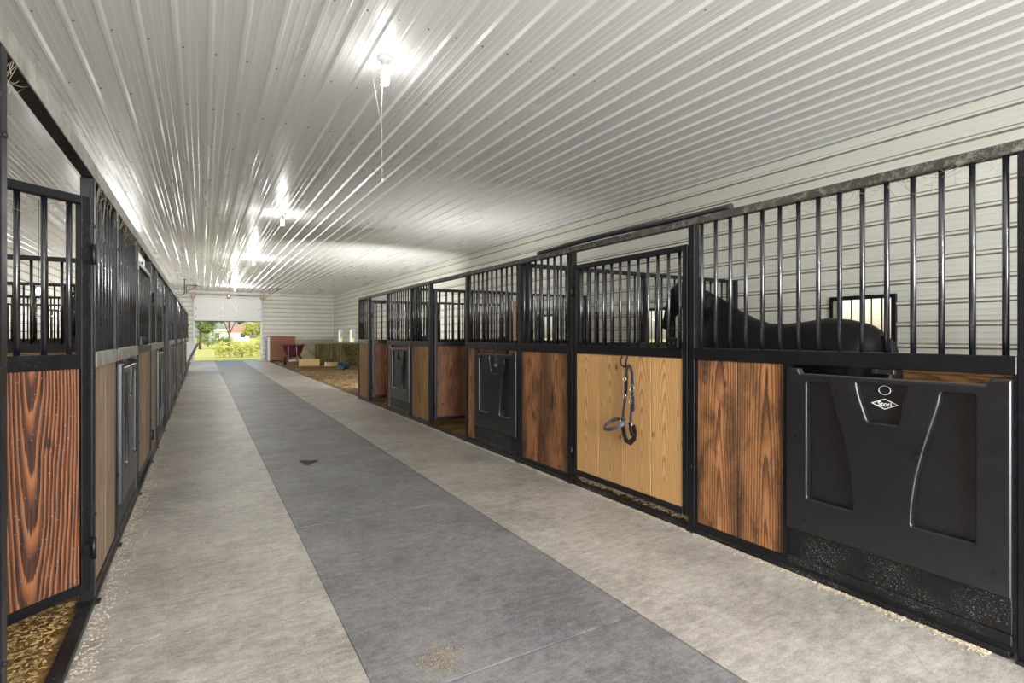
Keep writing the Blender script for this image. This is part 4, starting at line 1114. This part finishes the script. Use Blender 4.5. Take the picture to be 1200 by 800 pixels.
tree('tree', (-.2, 62, GZ), [((.0, 0, 3.4), 1.6, 1.4, 1.5), ((.6, 0, 2.2), 1.1, 1.0, .8), ((1.3, 0, 3.3), 1.0, 1.0, 1.0)], 3, 'leaf_g', 'green tree outside, upper left of the door opening', 'tree', 1700, .10, 'trees outside the far door')
tree('tree', (2.7, 70, GZ), [((0, 0, 3.9), 1.7, 1.5, 1.1), ((1.2, 0, 3.4), .9, .9, .8), ((-.9, 0, 3.3), .7, .8, .6)], 3, 'leaf_g', 'green tree outside, upper middle of the door opening', 'tree', 1700, .10, 'trees outside the far door')
tree('tree', (5.2, 60, GZ), [((-.4, 0, 3.2), 1.4, 1.4, 1.5), ((-1.1, 0, 2.0), .8, .9, .8), ((.2, 0, 1.5), .8, .8, .9)], 2.6, 'leaf_y', 'yellow-green tree outside, upper right of the door opening', 'tree', 1700, .10, 'trees outside the far door')
tree('bush', (.6, 75, GZ), [((0, 0, 1.1), 1.8, 1.2, 1.1), ((1.8, 0, .7), 1.4, 1, .8)], .8, 'leaf_g', 'dark green shrubs behind the yellow-green thicket, before the white house', 'bush', 1400, .10, None, .05)
tree('tree', (16, 30, GZ), [((0, 0, 4.5), 3.2, 3.2, 3.0)], 3, 'leaf_g', 'tree beyond the far right windows', 'tree', 1200, .3)
hs = thing('house', (7.2, 150, GZ), R(4), 'distant white house with red roof seen through the far door', 'house')
q = MB(); q.box(-6, 2.6, -4, 4, 0, 2.6); q.build('wall', M['house'], hs)
q = MB(); q.prism([(-4.6, 2.5), (4.6, 2.5), (0, 3.9)], lambda u, v, d: (d, u, v), -1.6, 2.2); q.build('roof', M['roof_red'], hs)
q = MB(); q.prism([(-4.6, 2.5), (4.6, 2.5), (0, 3.0)], lambda u, v, d: (d, u, v), -6.4, -1.6); q.build('roof', M['house'], hs)
for x_ in (-4.4, 1.2):
    q = MB(); q.box(x_-.5, x_+.5, -4.05, -3.98, .9, 2.0); q.build('window', M['pipe'], hs)

# ------------------------------------------------------------------ light
W = bpy.data.worlds.new('World'); S.world = W; W.use_nodes = True
nt = W.node_tree; nt.nodes.clear()
o = nt.nodes.new('ShaderNodeOutputWorld'); bg = nt.nodes.new('ShaderNodeBackground'); sk = nt.nodes.new('ShaderNodeTexSky')
sk.sky_type = 'NISHITA'; sk.sun_disc = False; sk.sun_elevation = R(42); sk.sun_rotation = R(120); sk.dust_density = 2.5; sk.ozone_density = .6
bg.inputs['Strength'].default_value = .26
L(nt, sk.outputs[0], bg.inputs[0]); L(nt, bg.outputs[0], o.inputs[0])
sd = bpy.data.lights.new('sun', 'SUN'); sd.energy = 3.2; sd.angle = R(.6); sd.color = (1, .95, .86)
so = bpy.data.objects.new('sun', sd); C.objects.link(so); so.rotation_euler = (R(38), R(-22), 0)

# ------------------------------------------------------------------ camera
cd = bpy.data.cameras.new('Camera'); cam = bpy.data.objects.new('Camera', cd); C.objects.link(cam)
cd.sensor_width = 36; cd.lens = 617/1200*36; cd.shift_y = -7/1200; cd.clip_start = .05; cd.clip_end = 1000
cam.location = (0, 0, CAM_H); cam.rotation_euler = (R(90), 0, -math.atan(363/617))
S.camera = cam
vs = S.view_settings; vs.view_transform = 'Standard'; vs.look = 'None'; vs.gamma = 1; vs.use_curve_mapping = False; vs.exposure = 0.62
